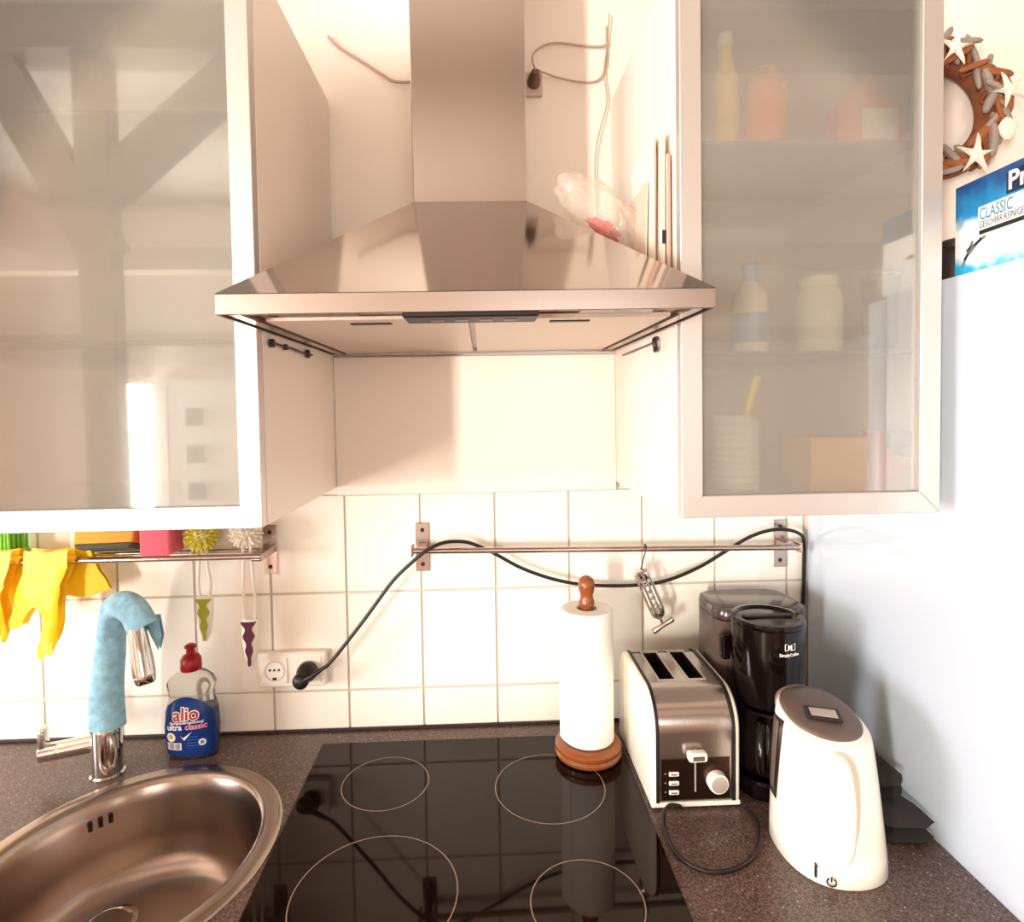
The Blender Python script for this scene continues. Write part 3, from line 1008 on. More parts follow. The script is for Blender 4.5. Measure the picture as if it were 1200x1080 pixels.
inner = [[cp[i] + (q - cp[i]) * 0.88 for q in r] for i, r in enumerate(rings)]
mb.loft(inner, True, False, False)
for a, b in ((0, 0), (-1, -1)):
    nn = len(mb.v)
    ra_, rb_ = rings[a], inner[b]
    mb.add(list(ra_) + list(rb_), [(k, (k + 1) % NC, NC + (k + 1) % NC, NC + k) for k in range(NC)])
fl = puffy([(0, 0), (0.030, 0.004), (0.036, -0.034), (0.028, -0.062), (0.016, -0.040), (0.006, -0.02)], lambda u, v, h: (bx + 0.098 + u, by - 0.030 - h - u * 0.2, 0.316 + v), [(0.002, 0.003), (0.004, 0.0045)])
mb.add(fl.v, fl.f)
cloth = obj('cleaning_cloth', mb, BLUECLOTH, None, 80, (bx, by, 0.1))
tag(cloth, 'light blue terry cleaning cloth draped over the tap neck', 'cloth')

# ------------------------------------------------------------------ washing-up liquid
SX, SY = -0.588, -0.073
SOAP = [(0.0, 0.044, 0.022), (0.004, 0.048, 0.025), (0.020, 0.0505, 0.027), (0.06, 0.0525, 0.029), (0.095, 0.050, 0.028), (0.118, 0.0435, 0.025), (0.132, 0.044, 0.025), (0.147, 0.0475, 0.026), (0.158, 0.042, 0.024),
        (0.167, 0.030, 0.020), (0.173, 0.0165, 0.0155), (0.178, 0.0135, 0.0135)]


def soap_r(z):
    for i in range(len(SOAP) - 1):
        if SOAP[i][0] <= z <= SOAP[i + 1][0]:
            t = (z - SOAP[i][0]) / (SOAP[i + 1][0] - SOAP[i][0])
            return [SOAP[i][k] + t * (SOAP[i + 1][k] - SOAP[i][k]) for k in (1, 2)]
    return [SOAP[-1][1], SOAP[-1][2]]


def soap_y(x, z, off):
    rx, ry = soap_r(z)
    q = min(0.985, abs(x - SX) / rx)
    return SY - ry * (1 - q ** 2.6) ** (1 / 2.6) - off


bt = thing('dish_soap_bottle', (SX, SY, 0), 'clear washing-up liquid bottle with blue label and red cap', 'bottle')
obj('body', MB().loft([sell(SX, SY, z, rx, ry, 2.6, 44) for z, rx, ry in SOAP]), CLEARP, bt, 60)
obj('liquid', MB().loft([sell(SX, SY, z + 0.003, rx * 0.93, ry * 0.9, 2.6, 44) for z, rx, ry in SOAP[:5]]), BLUELIQ, bt, 60)
cap = [(0.0195, 0.174), (0.0205, 0.180), (0.0195, 0.196), (0.0150, 0.203), (0.0085, 0.206), (0.0080, 0.216), (0.0115, 0.219), (0.0115, 0.222), (0.0060, 0.226)]
obj('cap', MB().lathe([(r, z) for r, z in cap], (SX, SY, 0), 28), RED, bt, 40)
lab = MB()
cols_, rows_ = 26, 14
for i in range(cols_):
    u = -0.97 + 1.94 * i / (cols_ - 1)
    zt = 0.088 + 0.040 * math.sqrt(max(0, 1 - (u / 0.985) ** 2))
    for j in range(rows_):
        z = 0.010 + (zt - 0.010) * j / (rows_ - 1)
        rx, ry = soap_r(z)
        x = SX + rx * u * 0.985
        lab.v.append((x, soap_y(x, z, 0.0011), z))
lab.f = [(i * rows_ + j, (i + 1) * rows_ + j, (i + 1) * rows_ + j + 1, i * rows_ + j + 1) for i in range(cols_ - 1) for j in range(rows_ - 1)]
BLUEL = mat('blue_label', (12, 52, 122), 0.25, var=0.25, var_scale=18)
lo = obj('label', lab, BLUEL, bt, 60)


def on_label(body, size, x, z, mt, bold=0.0, off=0.0016, name='lettering', tilt=0.0):
    mb = text_mb(body, size, 0.0002, bold, 'CENTER')
    mb.warp(lambda u, v, d: (SX + x + u, soap_y(SX + x + u, z + v + u * tilt, off + d), z + v + u * tilt))
    return obj(name, mb, mt, lo)


PINKP = mat('pink_print', (236, 150, 160), 0.5)
MAROON = mat('maroon_print', (176, 22, 40), 0.5)
on_label('alio', 0.036, 0.0, 0.083, WHITEPRINT, 0.0022, 0.0016, tilt=0.06)
on_label('alio', 0.036, 0.0, 0.083, MAROON, 0.0004, 0.0022, tilt=0.06)
on_label('Handgeschirrspülmittel', 0.0072, 0.0, 0.0755, WHITEPRINT, 0.0001, tilt=0.05)
on_label('ultra', 0.0165, -0.0235, 0.063, WHITEPRINT, 0.0004, tilt=0.05)
on_label('classic', 0.0165, 0.0190, 0.065, PINKP, 0.0004, tilt=0.05)


def label_patch(x0, x1, z0, z1, mt, name, off=0.0017):
    mb = MB()
    n_ = 6
    for i in range(n_ + 1):
        x = SX + x0 + (x1 - x0) * i / n_
        for z in (z0, z1):
            mb.v.append((x, soap_y(x, z, off), z))
    mb.f = [(2 * i, 2 * i + 2, 2 * i + 3, 2 * i + 1) for i in range(n_)]
    return obj(name, mb, mt, lo)


label_patch(-0.040, -0.010, 0.022, 0.037, WHITEPRINT, 'barcode_field')
for i in range(7):
    x = -0.038 + i * 0.0040
    label_patch(x, x + 0.0010 + 0.0007 * (i % 3), 0.024, 0.036, INK, 'barcode_bar', 0.0021)


def label_disc(x, z, r, mt, name, off):
    mb = MB()
    P = [(SX + x + r * math.cos(a * math.pi / 12), z + r * math.sin(a * math.pi / 12)) for a in range(24)]
    mb.v = [(px_, soap_y(px_, pz_, off), pz_) for px_, pz_ in P]
    mb.f = [tuple(range(24))]
    return obj(name, mb, mt, lo)


label_disc(-0.031, 0.048, 0.0095, WHITEPRINT, 'round_badge', 0.0017)
label_disc(-0.031, 0.049, 0.0045, mat('olive_print', (190, 190, 80), 0.5), 'badge_mark', 0.0021)
label_disc(0.030, 0.037, 0.0070, WHITEPRINT, 'round_badge', 0.0017)
label_disc(0.030, 0.037, 0.0040, mat('steelblue_print', (110, 140, 180), 0.5), 'badge_mark', 0.0021)
tick = [(-0.012, 0.052), (-0.006, 0.047), (0.012, 0.060), (-0.004, 0.042)]
mb = MB()
mb.v = [(SX + a, soap_y(SX + a, b, 0.0018), b) for a, b in tick]
mb.f = [(0, 1, 3), (1, 2, 3)]
obj('tick_mark', mb, WHITEPRINT, lo)
for i in range(4):
    label_patch(0.0, 0.022 + 0.004 * (i % 2), 0.0485 - i * 0.006, 0.0495 - i * 0.006, mat('paleblue_print', (70, 120, 190), 0.5), 'text_line')

# ------------------------------------------------------------------ kitchen roll on its wooden stand
TXc, TYc = 0.2120, -0.134
st = thing('paper_towel_stand', (TXc, TYc, 0.0045), 'turned brown wooden kitchen roll stand on the hob', 'stand')
obj('base', MB().lathe([(0.055, 0.0), (0.064, 0.003), (0.066, 0.009), (0.063, 0.014), (0.0655, 0.017), (0.0655, 0.023), (0.061, 0.028), (0.050, 0.031), (0.020, 0.032)], (TXc, TYc, 0.005), 48), WOOD, st, 40)
obj('rod', MB().lathe([(0.0125, 0), (0.0125, 0.272)], (TXc, TYc, 0.036), 24), WOOD, st, 40)
obj('knob', MB().lathe([(0.0125, 0.296), (0.0155, 0.300), (0.0155, 0.306), (0.013, 0.312), (0.0125, 0.320), (0.0145, 0.325), (0.0165, 0.333), (0.0165, 0.342), (0.0130, 0.351), (0.006, 0.356)], (TXc, TYc, 0.005), 28), WOOD, st, 40)
R_ = 0.0508
prof = [(0.0200, 0.0385), (R_ - 0.002, 0.0385), (R_, 0.041), (R_, 0.295), (R_ - 0.002, 0.2975), (0.0200, 0.2975)]
rings = []
for r, z in prof + [prof[0]]:
    rings.append([(TXc + r * math.cos(2 * math.pi * k / 48), TYc + r * math.sin(2 * math.pi * k / 48), z) for k in range(48)])
pr = thing('paper_towel_roll', (TXc, TYc, 0.0385), 'white kitchen paper roll on the wooden stand', 'paper roll')
obj('paper', MB().loft(rings, True, False, False), PAPER, pr, 40)
arc = []
for i in range(9):
    a = math.radians(178 + i * 5)
    arc.append((TXc + (R_ + 0.0012 + 0.0035 * (1 - i / 8) ** 2) * math.cos(a), TYc + (R_ + 0.0012 + 0.0035 * (1 - i / 8) ** 2) * math.sin(a)))
mb = MB()
for (x, y) in arc:
    mb.v += [(x, y, 0.042), (x, y, 0.294)]
mb.f = [(2 * i, 2 * i + 2, 2 * i + 3, 2 * i + 1) for i in range(8)]
obj('loose_sheet', mb, PAPER, pr, 60)

# ------------------------------------------------------------------ toaster
TX0, TX1, TY0, TY1, TZ = 0.2895, 0.449, -0.300, -0.060, 0.193
to = thing('toaster', ((TX0 + TX1) / 2, (TY0 + TY1) / 2, 0.0), 'cream and steel two-slot toaster with white dial', 'toaster')


def tprofile(g, base=0.014):
    """side outline (y, z), grown by g"""
    P = [(TY0 - g, base - g)]
    r = 0.062
    for i in range(9):
        a = math.radians(180 - i * 11.25)
        P.append((TY0 + r + (r + g) * math.cos(a), TZ - r + (r + g) * math.sin(a)))
    r = 0.05
    for i in range(9):
        a = math.radians(90 - i * 11.25)
        P.append((TY1 - r + (r + g) * math.cos(a), TZ - r + (r + g) * math.sin(a)))
    P.append((TY1 + g, base - g))
    return P


def yzp(u, v, d):
    return (d, u, v)


xa, xb = TX0 + 0.0165, TX1 - 0.0165
S1, S2 = (xa + 0.022, xa + 0.050), (xb - 0.050, xb - 0.022)
YS0, YS1 = -0.230, -0.105
prof = tprofile(0.0)
ys = [p for p in prof]
cutx = [xa, S1[0], S1[1], S2[0], S2[1], xb]
P2 = []
for i, p in enumerate(prof):          # outline with extra points at the slot ends on the flat top
    P2.append(p)
    if i == 9:
        P2 += [(YS0, TZ), (YS1, TZ)]
mb = MB()
nP = len(P2)
for x in cutx:
    mb.v += [(x, y, z) for y, z in P2]
for c in range(5):
    for i in range(nP - 1):
        if i == 10 and c in (1, 3):
            continue
        mb.f.append((c * nP + i, c * nP + i + 1, (c + 1) * nP + i + 1, (c + 1) * nP + i))
obj('steel_shell', mb, STEEL, to, 35)
for (a, b) in (S1, S2):
    w = MB()
    w.add([(a, YS0, TZ), (b, YS0, TZ), (b, YS1, TZ), (a, YS1, TZ), (a, YS0, TZ - 0.06), (b, YS0, TZ - 0.06), (b, YS1, TZ - 0.06), (a, YS1, TZ - 0.06)],
          [(0, 1, 5, 4), (1, 2, 6, 5), (2, 3, 7, 6), (3, 0, 4, 7), (4, 5, 6, 7)])
    sl = obj('bread_slot', w, DARK, to)
    e = 0.003
    rm = MB().box(a - e, a, YS0 - e, YS1 + e, TZ, TZ + 0.0015).box(b, b + e, YS0 - e, YS1 + e, TZ, TZ + 0.0015).box(a, b, YS0 - e, YS0, TZ, TZ + 0.0015).box(a, b, YS1, YS1 + e, TZ, TZ + 0.0015)
    obj('slot_rim', rm, SILVERP, sl)
for (a, b) in ((TX0 + 0.0105, TX0 + 0.0165), (TX1 - 0.0165, TX1 - 0.0105)):
    obj('black_trim', MB().prism(tprofile(0.0025), yzp, a, b), BLACKM, to, 35)


def side_shell(x_in, x_out):
    rings = []
    for t, g in ((0.0, 0.0015), (0.45, 0.0010), (0.8, -0.003), (1.0, -0.009)):
        x = x_in + (x_out - x_in) * t
        rings.append([(x, y, z) for y, z in tprofile(g, 0.006)])
    return MB().loft(rings, True, True, True)


obj('side_panel', side_shell(TX0 + 0.0105, TX0), CREAM, to, 50)
obj('side_panel', side_shell(TX1 - 0.0105, TX1), CREAM, to, 50)
obj('base_strip', MB().box(TX0 + 0.002, TX1 - 0.002, TY0 - 0.004, TY1, 0.004, 0.0125, 0.002), CREAM, to)
for x in (TX0 + 0.02, TX1 - 0.02):
    for y in (TY0 + 0.03, TY1 - 0.03):
        obj('foot', MB().lathe([(0.008, 0), (0.008, 0.005)], (x, y, 0.0), 12), DARK, to)
FY = TY0 - 0.0005
obj('front_panel', MB().box(xa + 0.004, xb - 0.004, FY - 0.0012, FY + 0.001, 0.016, 0.088, 0.0006), mat('dark_steel', (92, 68, 56), 0.28, 1.0), to)
for k, z in enumerate((0.063, 0.047, 0.031)):
    bt_ = obj('push_button', MB().box(xa + 0.016, xa + 0.033, FY - 0.005, FY - 0.001, z - 0.0035, z + 0.0035, 0.001), WHITEP, to)
    obj('button_print', MB().box(xa + 0.019, xa + 0.030, FY - 0.0054, FY - 0.005, z - 0.0012, z + 0.0012), GREYP, bt_)
    obj('indicator', MB().lathe([(0.0012, 0), (0.0012, 0.001)], (xa + 0.010, FY - 0.001, z), 8, 'y'), SILVERP, to)
xm = xa + 0.062
obj('lever_track', MB().box(xm - 0.0014, xm + 0.0014, FY - 0.0020, FY - 0.001, 0.030, 0.106), SILVERP, to)
lv = obj('lever', MB().box(xm - 0.0165, xm + 0.0165, FY - 0.020, FY - 0.002, 0.090, 0.106, 0.005, 3), WHITEP, to, 40)
obj('lever_inlay', MB().box(xm - 0.010, xm + 0.010, FY - 0.0206, FY - 0.0195, 0.094, 0.102, 0.0004), GREYP, lv)
kx, kz = xb - 0.028, 0.049
kn = obj('dial', MB().lathe([(0.0175, 0), (0.0175, 0.010), (0.0165, 0.014), (0.0140, 0.0145)], (kx, FY - 0.0012, kz), 32, 'y'), WHITEP, to, 40)
obj('dial_cap', MB().lathe([(0.0138, 0.0145), (0.0138, 0.0165), (0.011, 0.017)], (kx, FY - 0.0012, kz), 32, 'y'), SILVERP, kn, 40)

tc_ = thing('looped_cord', (0.36, -0.38, 0.004), 'thin black cord looped on the worktop before the toaster', 'cord')
cpn = [(0.342, -0.309, 0.0075), (0.332, -0.320, 0.019), (0.315, -0.324, 0.022), (0.303, -0.334, 0.013), (0.297, -0.365, 0.006), (0.299, -0.400, 0.0042), (0.312, -0.428, 0.004), (0.338, -0.446, 0.004), (0.372, -0.444, 0.004),
       (0.405, -0.428, 0.004), (0.432, -0.400, 0.004), (0.4515, -0.362, 0.004), (0.456, -0.335, 0.004), (0.4535, -0.31, 0.004)]
obj('cord', MB().tube(catmull(cpn, 6), 0.0032, 8), CABLE, tc_, 60)

# ------------------------------------------------------------------ coffee maker
cm = thing('coffee_maker', (0.545, -0.17, 0), 'black drip filter coffee maker standing in the corner by the fridge', 'coffee maker')
KX, KY, KR = 0.5255, -0.236, 0.0635
obj('base_plate', MB().loft([sell(0.545, -0.175, z, 0.085 * s_, 0.125 * s_, 4, 40) for z, s_ in ((0, 0.97), (0.003, 1), (0.028, 1), (0.032, 0.97))]), BLACK, cm, 40)
obj('rear_column', MB().loft([sell(0.555, -0.100, z, rx, 0.052, 5, 40) for z, rx in ((0.032, 0.070), (0.10, 0.072), (0.26, 0.076), (0.284, 0.078))]), BLACKM, cm, 40)
obj('water_tank', MB().loft([sell(0.4925, -0.116, z, 0.036, 0.064, 4, 36) for z in (0.105, 0.11, 0.27, 0.278)]), SMOKE, cm, 40)
obj('tank_lid', MB().loft([sell(0.548, -0.114, z, 0.092 * s_, 0.070 * s_, 4.5, 44) for z, s_ in ((0.279, 0.99), (0.284, 1.0), (0.290, 1.0), (0.297, 0.975), (0.299, 0.93))]), mat('brown_black_plastic', (64, 44, 38), 0.22, coat=0.3), cm, 40)
obj('filter_holder', MB().lathe([(0.040, 0.150), (0.052, 0.156), (0.0585, 0.180), (0.0625, 0.260), (0.0635, 0.298), (0.0610, 0.301)], (KX, KY, 0), 48), BLACK, cm, 40)
ld_ = obj('filter_lid', MB().lathe([(0.0640, 0.3012), (0.0645, 0.305), (0.0620, 0.3095), (0.054, 0.3105), (0.051, 0.3065), (0.020, 0.3075)], (KX, KY, 0), 48), BLACK, cm, 35)
obj('lid_grip', MB().box(KX - 0.044, KX + 0.044, KY - 0.008, KY + 0.008, 0.3065, 0.3105, 0.003, 2), BLACKM, ld_)
obj('latch', MB().box(0.455, 0.472, -0.205, -0.186, 0.215, 0.262, 0.004, 2), BLACK, cm)
jug = obj('glass_jug', MB().lathe([(0.040, 0.034), (0.056, 0.038), (0.062, 0.062), (0.061, 0.085), (0.052, 0.115), (0.044, 0.132), (0.046, 0.138)], (KX, KY, 0), 40), GLASSDARK, cm, 50)
obj('jug_band', MB().lathe([(0.0475, 0.130), (0.049, 0.134), (0.049, 0.143), (0.045, 0.147), (0.02, 0.149)], (KX, KY, 0), 40), BLACK, jug, 40)
hp = catmull([(KX - 0.030, KY - 0.036, 0.136), (KX - 0.043, KY - 0.062, 0.134), (KX - 0.050, KY - 0.078, 0.105), (KX - 0.049, KY - 0.077, 0.07), (KX - 0.040, KY - 0.052, 0.052)], 6)
obj('jug_handle', MB().tube(hp, 0.0085, 12, squash=0.7), BLACK, jug, 60)


def on_holder(mb, a0, z, off, mt, name, parent):
    R0 = 0.0622 + off
    mb.warp(lambda u, v, d: (KX + (R0 + d) * math.sin(a0 + u / R0), KY - (R0 + d) * math.cos(a0 + u / R0), z + v))
    return obj(name, mb, mt, parent)


A0 = 0.17
on_holder(text_mb('SimplyCoffee', 0.0072, 0.0001, 0.0001, 'CENTER'), A0, 0.2585, 0.0008, WHITEPRINT, 'lettering', cm)
fm = MB()
for (a, b, c, d) in ((-0.010, 0.010, 0, 0.0011), (-0.010, 0.010, 0.0105, 0.0116), (-0.010, -0.0089, 0.0011, 0.0105), (0.0089, 0.010, 0.0011, 0.0105)):
    fm.add([(a, c, 0), (b, c, 0), (b, d, 0), (a, d, 0)], [(0, 1, 2, 3)])
lg = on_holder(fm, A0, 0.2685, 0.0012, WHITEPRINT, 'logo_frame', cm)
on_holder(text_mb('M', 0.0102, 0.0001, 0.0006, 'CENTER'), A0, 0.2708, 0.0008, WHITEPRINT, 'logo_mark', cm)

# ------------------------------------------------------------------ kettle
ex, ey = 0.537, -0.405
ke = thing('electric_kettle', (ex, ey, 0), 'tall white plastic electric kettle with dark grey lid', 'kettle')
TILT = (-0.05, 0.20)
secs = [(0.0, 0.074, 0.083, 0), (0.003, 0.0765, 0.0855, 0), (0.03, 0.0755, 0.0845, 0), (0.09, 0.0715, 0.080, 0.15), (0.15, 0.067, 0.075, 0.5), (0.19, 0.0635, 0.071, 0.9), (0.206, 0.061, 0.069, 1.0), (0.211, 0.057, 0.065, 1.0)]
obj('body', MB().loft([sell(ex - z * 0.03, ey, z, rx, ry, 2.3, 56, 0, (TILT[0] * t, TILT[1] * t)) for z, rx, ry, t in secs]), WHITEP, ke, 50)
lidc = (ex - 0.0064, ey)
ldk = obj('lid', MB().loft([sell(lidc[0], lidc[1] + 0.006, z, 0.0555 * s_, 0.061 * s_, 2.2, 48, 0, TILT) for z, s_ in ((0.2085, 1.0), (0.2145, 0.985), (0.2175, 0.93), (0.219, 0.70))]), GREYP, ke, 50)
rt_ = Matrix.Translation((lidc[0] - 0.004, lidc[1] - 0.010, 0.2175)) @ Matrix.Rotation(math.atan(TILT[1]), 4, 'X') @ Matrix.Rotation(-0.25, 4, 'Z')
obj('lid_button', MB().box(-0.025, 0.025, -0.015, 0.015, 0.0, 0.0035, 0.0015).xf(rt_), DARK, ldk)
obj('lid_plate', MB().box(-0.019, 0.019, -0.009, 0.009, 0.0035, 0.0045, 0.0004).xf(rt_), SILVERP, ldk)
spt = MB().loft([sell(ex - 0.02, ey + 0.050, z, rx, ry, 2.0, 28, 0.35, (0, 0.30)) for z, rx, ry in ((0.180, 0.030, 0.014), (0.210, 0.040, 0.024), (0.2165, 0.039, 0.024), (0.2185, 0.034, 0.019))])
obj('spout', spt, mat('warm_grey_plastic', (150, 132, 120), 0.35), ke, 50)
# water window on the flank facing the toaster
ww = MB()
wi = MB()


def kr(z):
    for i in range(len(secs) - 1):
        if secs[i][0] <= z <= secs[i + 1][0]:
            t = (z - secs[i][0]) / (secs[i + 1][0] - secs[i][0])
            return [secs[i][k] + t * (secs[i + 1][k] - secs[i][k]) for k in (1, 2)]
    return secs[-1][1:3]


def flank(z, ang, off):
    rx, ry = kr(z)
    ca, sa = math.cos(ang), math.sin(ang)
    n_ = 2.3
    return (ex - z * 0.03 + (rx + off) * math.copysign(abs(ca) ** (2 / n_), ca), ey + (ry + off) * math.copysign(abs(sa) ** (2 / n_), sa), z)


for mbx, a0, a1, z0, z1, off in ((ww, 150, 182, 0.078, 0.208, 0.0014), (wi, 156, 176, 0.090, 0.200, 0.0024)):
    na, nz_ = 6, 14
    for i in range(na + 1):
        for j in range(nz_ + 1):
            z = z0 + (z1 - z0) * j / nz_
            shr = 1 - 0.30 * (1 - j / nz_)
            am = (a0 + a1) / 2
            mbx.v.append(flank(z, math.radians(am + (a0 + (a1 - a0) * i / na - am) * shr), off))
    mbx.f = [(i * (nz_ + 1) + j, (i + 1) * (nz_ + 1) + j, (i + 1) * (nz_ + 1) + j + 1, i * (nz_ + 1) + j + 1) for i in range(na) for j in range(nz_)]
wf = obj('water_window', ww, DARK, ke, 60)
obj('window_pane', wi, GREYP, wf, 60)
HROT = Matrix.Translation((ex, ey, 0)) @ Matrix.Rotation(-0.42, 4, 'Z') @ Matrix.Translation((-ex, -ey, 0))
hx0, hy0 = ex + 0.004, ey - 0.078
hpts = catmull([(hx0 - 0.002, ey - 0.058, 0.178), (hx0 + 0.002, ey - 0.080, 0.183), (hx0 + 0.006, ey - 0.096, 0.170), (hx0 + 0.008, ey - 0.105, 0.140), (hx0 + 0.008, ey - 0.107, 0.105), (hx0 + 0.007, ey - 0.104, 0.076), (hx0 + 0.004, ey - 0.094, 0.058), (hx0, ey - 0.074, 0.056)], 6)
obj('handle', MB().tube(hpts, [0.0125 + 0.0025 * math.sin(math.pi * i / (len(hpts) - 1)) for i in range(len(hpts))], 20, squash=0.8).xf(HROT), WHITEP, ke, 60)
hb = HROT @ Matrix.Translation((hx0 + 0.0055, ey - 0.1095, 0.1660)) @ Matrix.Rotation(-0.42, 4, 'X')
obj('handle_button', MB().loft([[tuple(hb @ Vector((0.0095 * s_ * math.cos(a * math.pi / 12), -d, 0.0165 * s_ * math.sin(a * math.pi / 12)))) for a in range(24)] for d, s_ in ((-0.004, 1.0), (0.001, 1.0), (0.0022, 0.9))]), CREAM, ke, 40)
obj('switch', MB().box(hx0 - 0.024, hx0 - 0.004, ey - 0.0900, ey - 0.0805, 0.016, 0.030, 0.002).xf(HROT), CREAM, ke)
obj('switch_gap', MB().box(hx0 - 0.0275, hx0 - 0.0245, ey - 0.0885, ey - 0.0805, 0.013, 0.031, 0.0005).xf(HROT), DARK, ke)
pw = MB()
cxp, czp, yp = hx0 - 0.006, 0.013, ey - 0.0902
arcp = [(cxp + 0.006 * math.cos(math.radians(60 - i * 30)), yp, czp + 0.006 * math.sin(math.radians(60 - i * 30))) for i in range(11)]
pw.tube(arcp, 0.0011, 6).tube([(cxp, yp, czp + 0.001), (cxp, yp, czp + 0.008)], 0.0011, 6).xf(HROT)
obj('power_symbol', pw, INK, ke)

# ------------------------------------------------------------------ black pouch behind the kettle
po = thing('fabric_pouch', (0.665, -0.34, 0.0), 'black folded fabric pouch lying behind the white kettle', 'pouch')
sh = lambda lift, slope: (lambda u, v, h: (u, v, lift + h + slope * max(0, u - 0.60)))
obj('lower_fold', puffy([(0.622, -0.418), (0.690, -0.430), (0.7125, -0.418), (0.7145, -0.33), (0.7145, -0.225), (0.630, -0.225), (0.622, -0.32)], sh(0.013, 0.10), [(0.004, 0.007), (0.006, 0.012)], soft=3), DARKCLOTH, po, 60)
obj('upper_fold', puffy([(0.628, -0.345), (0.690, -0.372), (0.7125, -0.352), (0.7130, -0.240), (0.640, -0.232)], sh(0.033, 0.30), [(0.004, 0.006), (0.006, 0.010)], soft=3), DARKCLOTH, po, 60)

# ------------------------------------------------------------------ refrigerator and the things on it
FX, FZ = 0.7195, 0.8805
fg = thing('refrigerator', (FX + 0.3, -0.32, -0.9), 'tall glossy white refrigerator closing the worktop end', 'refrigerator')
obj('cabinet_body', MB().box(FX, FX + 0.60, -0.60, -0.020, -0.86, FZ, 0.003, 2), FRIDGE, fg)
for z0, z1 in ((-0.85, -0.13), (-0.12, FZ - 0.005)):
    dd_ = obj('door', MB().box(FX + 0.001, FX + 0.599, -0.655, -0.605, z0, z1, 0.008, 3), FRIDGE, fg, 40)
    obj('handle', MB().box(FX + 0.03, FX + 0.05, -0.690, -0.655, (z0 + z1) / 2 - 0.12, (z0 + z1) / 2 + 0.12, 0.006, 2), SILVERP, dd_)
obj('plinth', MB().box(FX + 0.02, FX + 0.58, -0.58, -0.04, -0.9, -0.86), DARK, fg)


def boxprint():
    """printed carton: deep blue sky, white splash, cyan water"""
    mt = mat('carton_print', (20, 110, 170), 0.35)
    nt = mt.node_tree
    b = nt.nodes['Principled BSDF']
    tc = nt.nodes.new('ShaderNodeTexCoord')
    sx = nt.nodes.new('ShaderNodeSeparateXYZ')
    nt.links.new(tc.outputs['Object'], sx.inputs[0])
    nz = nt.nodes.new('ShaderNodeTexNoise')
    nz.inputs['Scale'].default_value = 22
    nz.inputs['Detail'].default_value = 3
    nt.links.new(tc.outputs['Object'], nz.inputs['Vector'])
    # object z runs from 0 (bottom) to .132 (top); disturbed by noise
    ma = nt.nodes.new('ShaderNodeMath')
    ma.operation = 'MULTIPLY_ADD'
    ma.inputs[1].default_value = 0.075
    nt.links.new(nz.outputs['Fac'], ma.inputs[0])
    nt.links.new(sx.outputs['Z'], ma.inputs[2])
    # towards the free corner the picture turns to white steam
    mb_ = nt.nodes.new('ShaderNodeMath')
    mb_.operation = 'MULTIPLY_ADD'
    mb_.inputs[1].default_value = -0.16
    nt.links.new(sx.outputs['Y'], mb_.inputs[0])
    nt.links.new(ma.outputs[0], mb_.inputs[2])
    rp = nt.nodes.new('ShaderNodeValToRGB')
    el = rp.color_ramp.elements
    el[0].position, el[0].color = 0.010, rgb(16, 140, 200)
    el[1].position, el[1].color = 0.170, rgb(6, 66, 120)
    for p, c in ((0.045, (40, 180, 226)), (0.062, (236, 246, 246)), (0.112, (240, 246, 246)), (0.132, (30, 140, 196))):
        q = el.new(p)
        q.color = rgb(*c)
    nt.links.new(mb_.outputs[0], rp.inputs[0])
    nt.links.new(rp.outputs[0], b.inputs['Base Color'])
    return mt


BXX = 0.7285
bxo = thing('detergent_carton', (BXX + 0.035, -0.413, FZ), 'blue and white dishwasher tablet carton on top of the fridge', 'carton')
obj('carton', MB().box(BXX, BXX + 0.07, -0.625, -0.413, FZ + 0.0003, FZ + 0.132, 0.0008), boxprint(), bxo)


def on_carton(body, size, y, z, mt, bold=0.0, off=0.0006, narrow=1.0):
    mb = text_mb(body, size, 0.0001, bold)
    mb.warp(lambda u, v, d: (BXX - off - d, y - u * narrow, z + v))
    return obj('lettering', mb, mt, bxo)


NAVY = mat('navy_print', (10, 28, 62), 0.4)
TEALP = mat('greyblue_print', (70, 130, 160), 0.4)
obj('logo_field', MB().box(BXX - 0.0007, BXX, -0.60, -0.502, FZ + 0.093, FZ + 0.123, 0.0002), NAVY, bxo)
on_carton('Pr', 0.034, -0.5045, FZ + 0.098, WHITEPRINT, 0.0008, 0.001)
obj('text_field', MB().box(BXX - 0.0006, BXX, -0.62, -0.456, FZ + 0.046, FZ + 0.090, 0.0002), WHITEPRINT, bxo)
on_carton('CLASSIC', 0.0235, -0.4585, FZ + 0.071, TEALP, 0.0003, 0.001, 0.62)
on_carton('GESCHIRR REINIGER', 0.0135, -0.4585, FZ + 0.0595, INK, 0.0, 0.001, 0.62)
obj('black_bar', MB().box(BXX - 0.0011, BXX - 0.0005, -0.560, -0.4585, FZ + 0.0505, FZ + 0.0565), INK, bxo)
for k, (y, z, l, a) in enumerate(((-0.437, 0.028, 0.020, 0.5), (-0.447, 0.034, 0.020, 0.9), (-0.452, 0.040, 0.018, 1.2))):
    rm_ = Matrix.Translation((BXX - 0.0006, y, FZ + z)) @ Matrix.Rotation(a, 4, 'X')
    obj('cutlery_print', MB().box(-0.0003, 0.0003, -0.0022, 0.0022, -l, l, 0.0002).xf(rm_), mat('steel_print', (120, 120, 124), 0.5), bxo)
jr = thing('black_jar', (0.752, -0.385, FZ), 'small black jar half hidden behind the carton on the fridge', 'jar')
obj('body', MB().lathe([(0.018, 0), (0.0215, 0.004), (0.0220, 0.040), (0.019, 0.050)], (0.752, -0.385, FZ + 0.0003), 28), BLACKM, jr, 40)
obj('lid', MB().lathe([(0.0205, 0.050), (0.0205, 0.060), (0.017, 0.063)], (0.752, -0.385, FZ + 0.0003), 28), BLACKM, jr, 40)

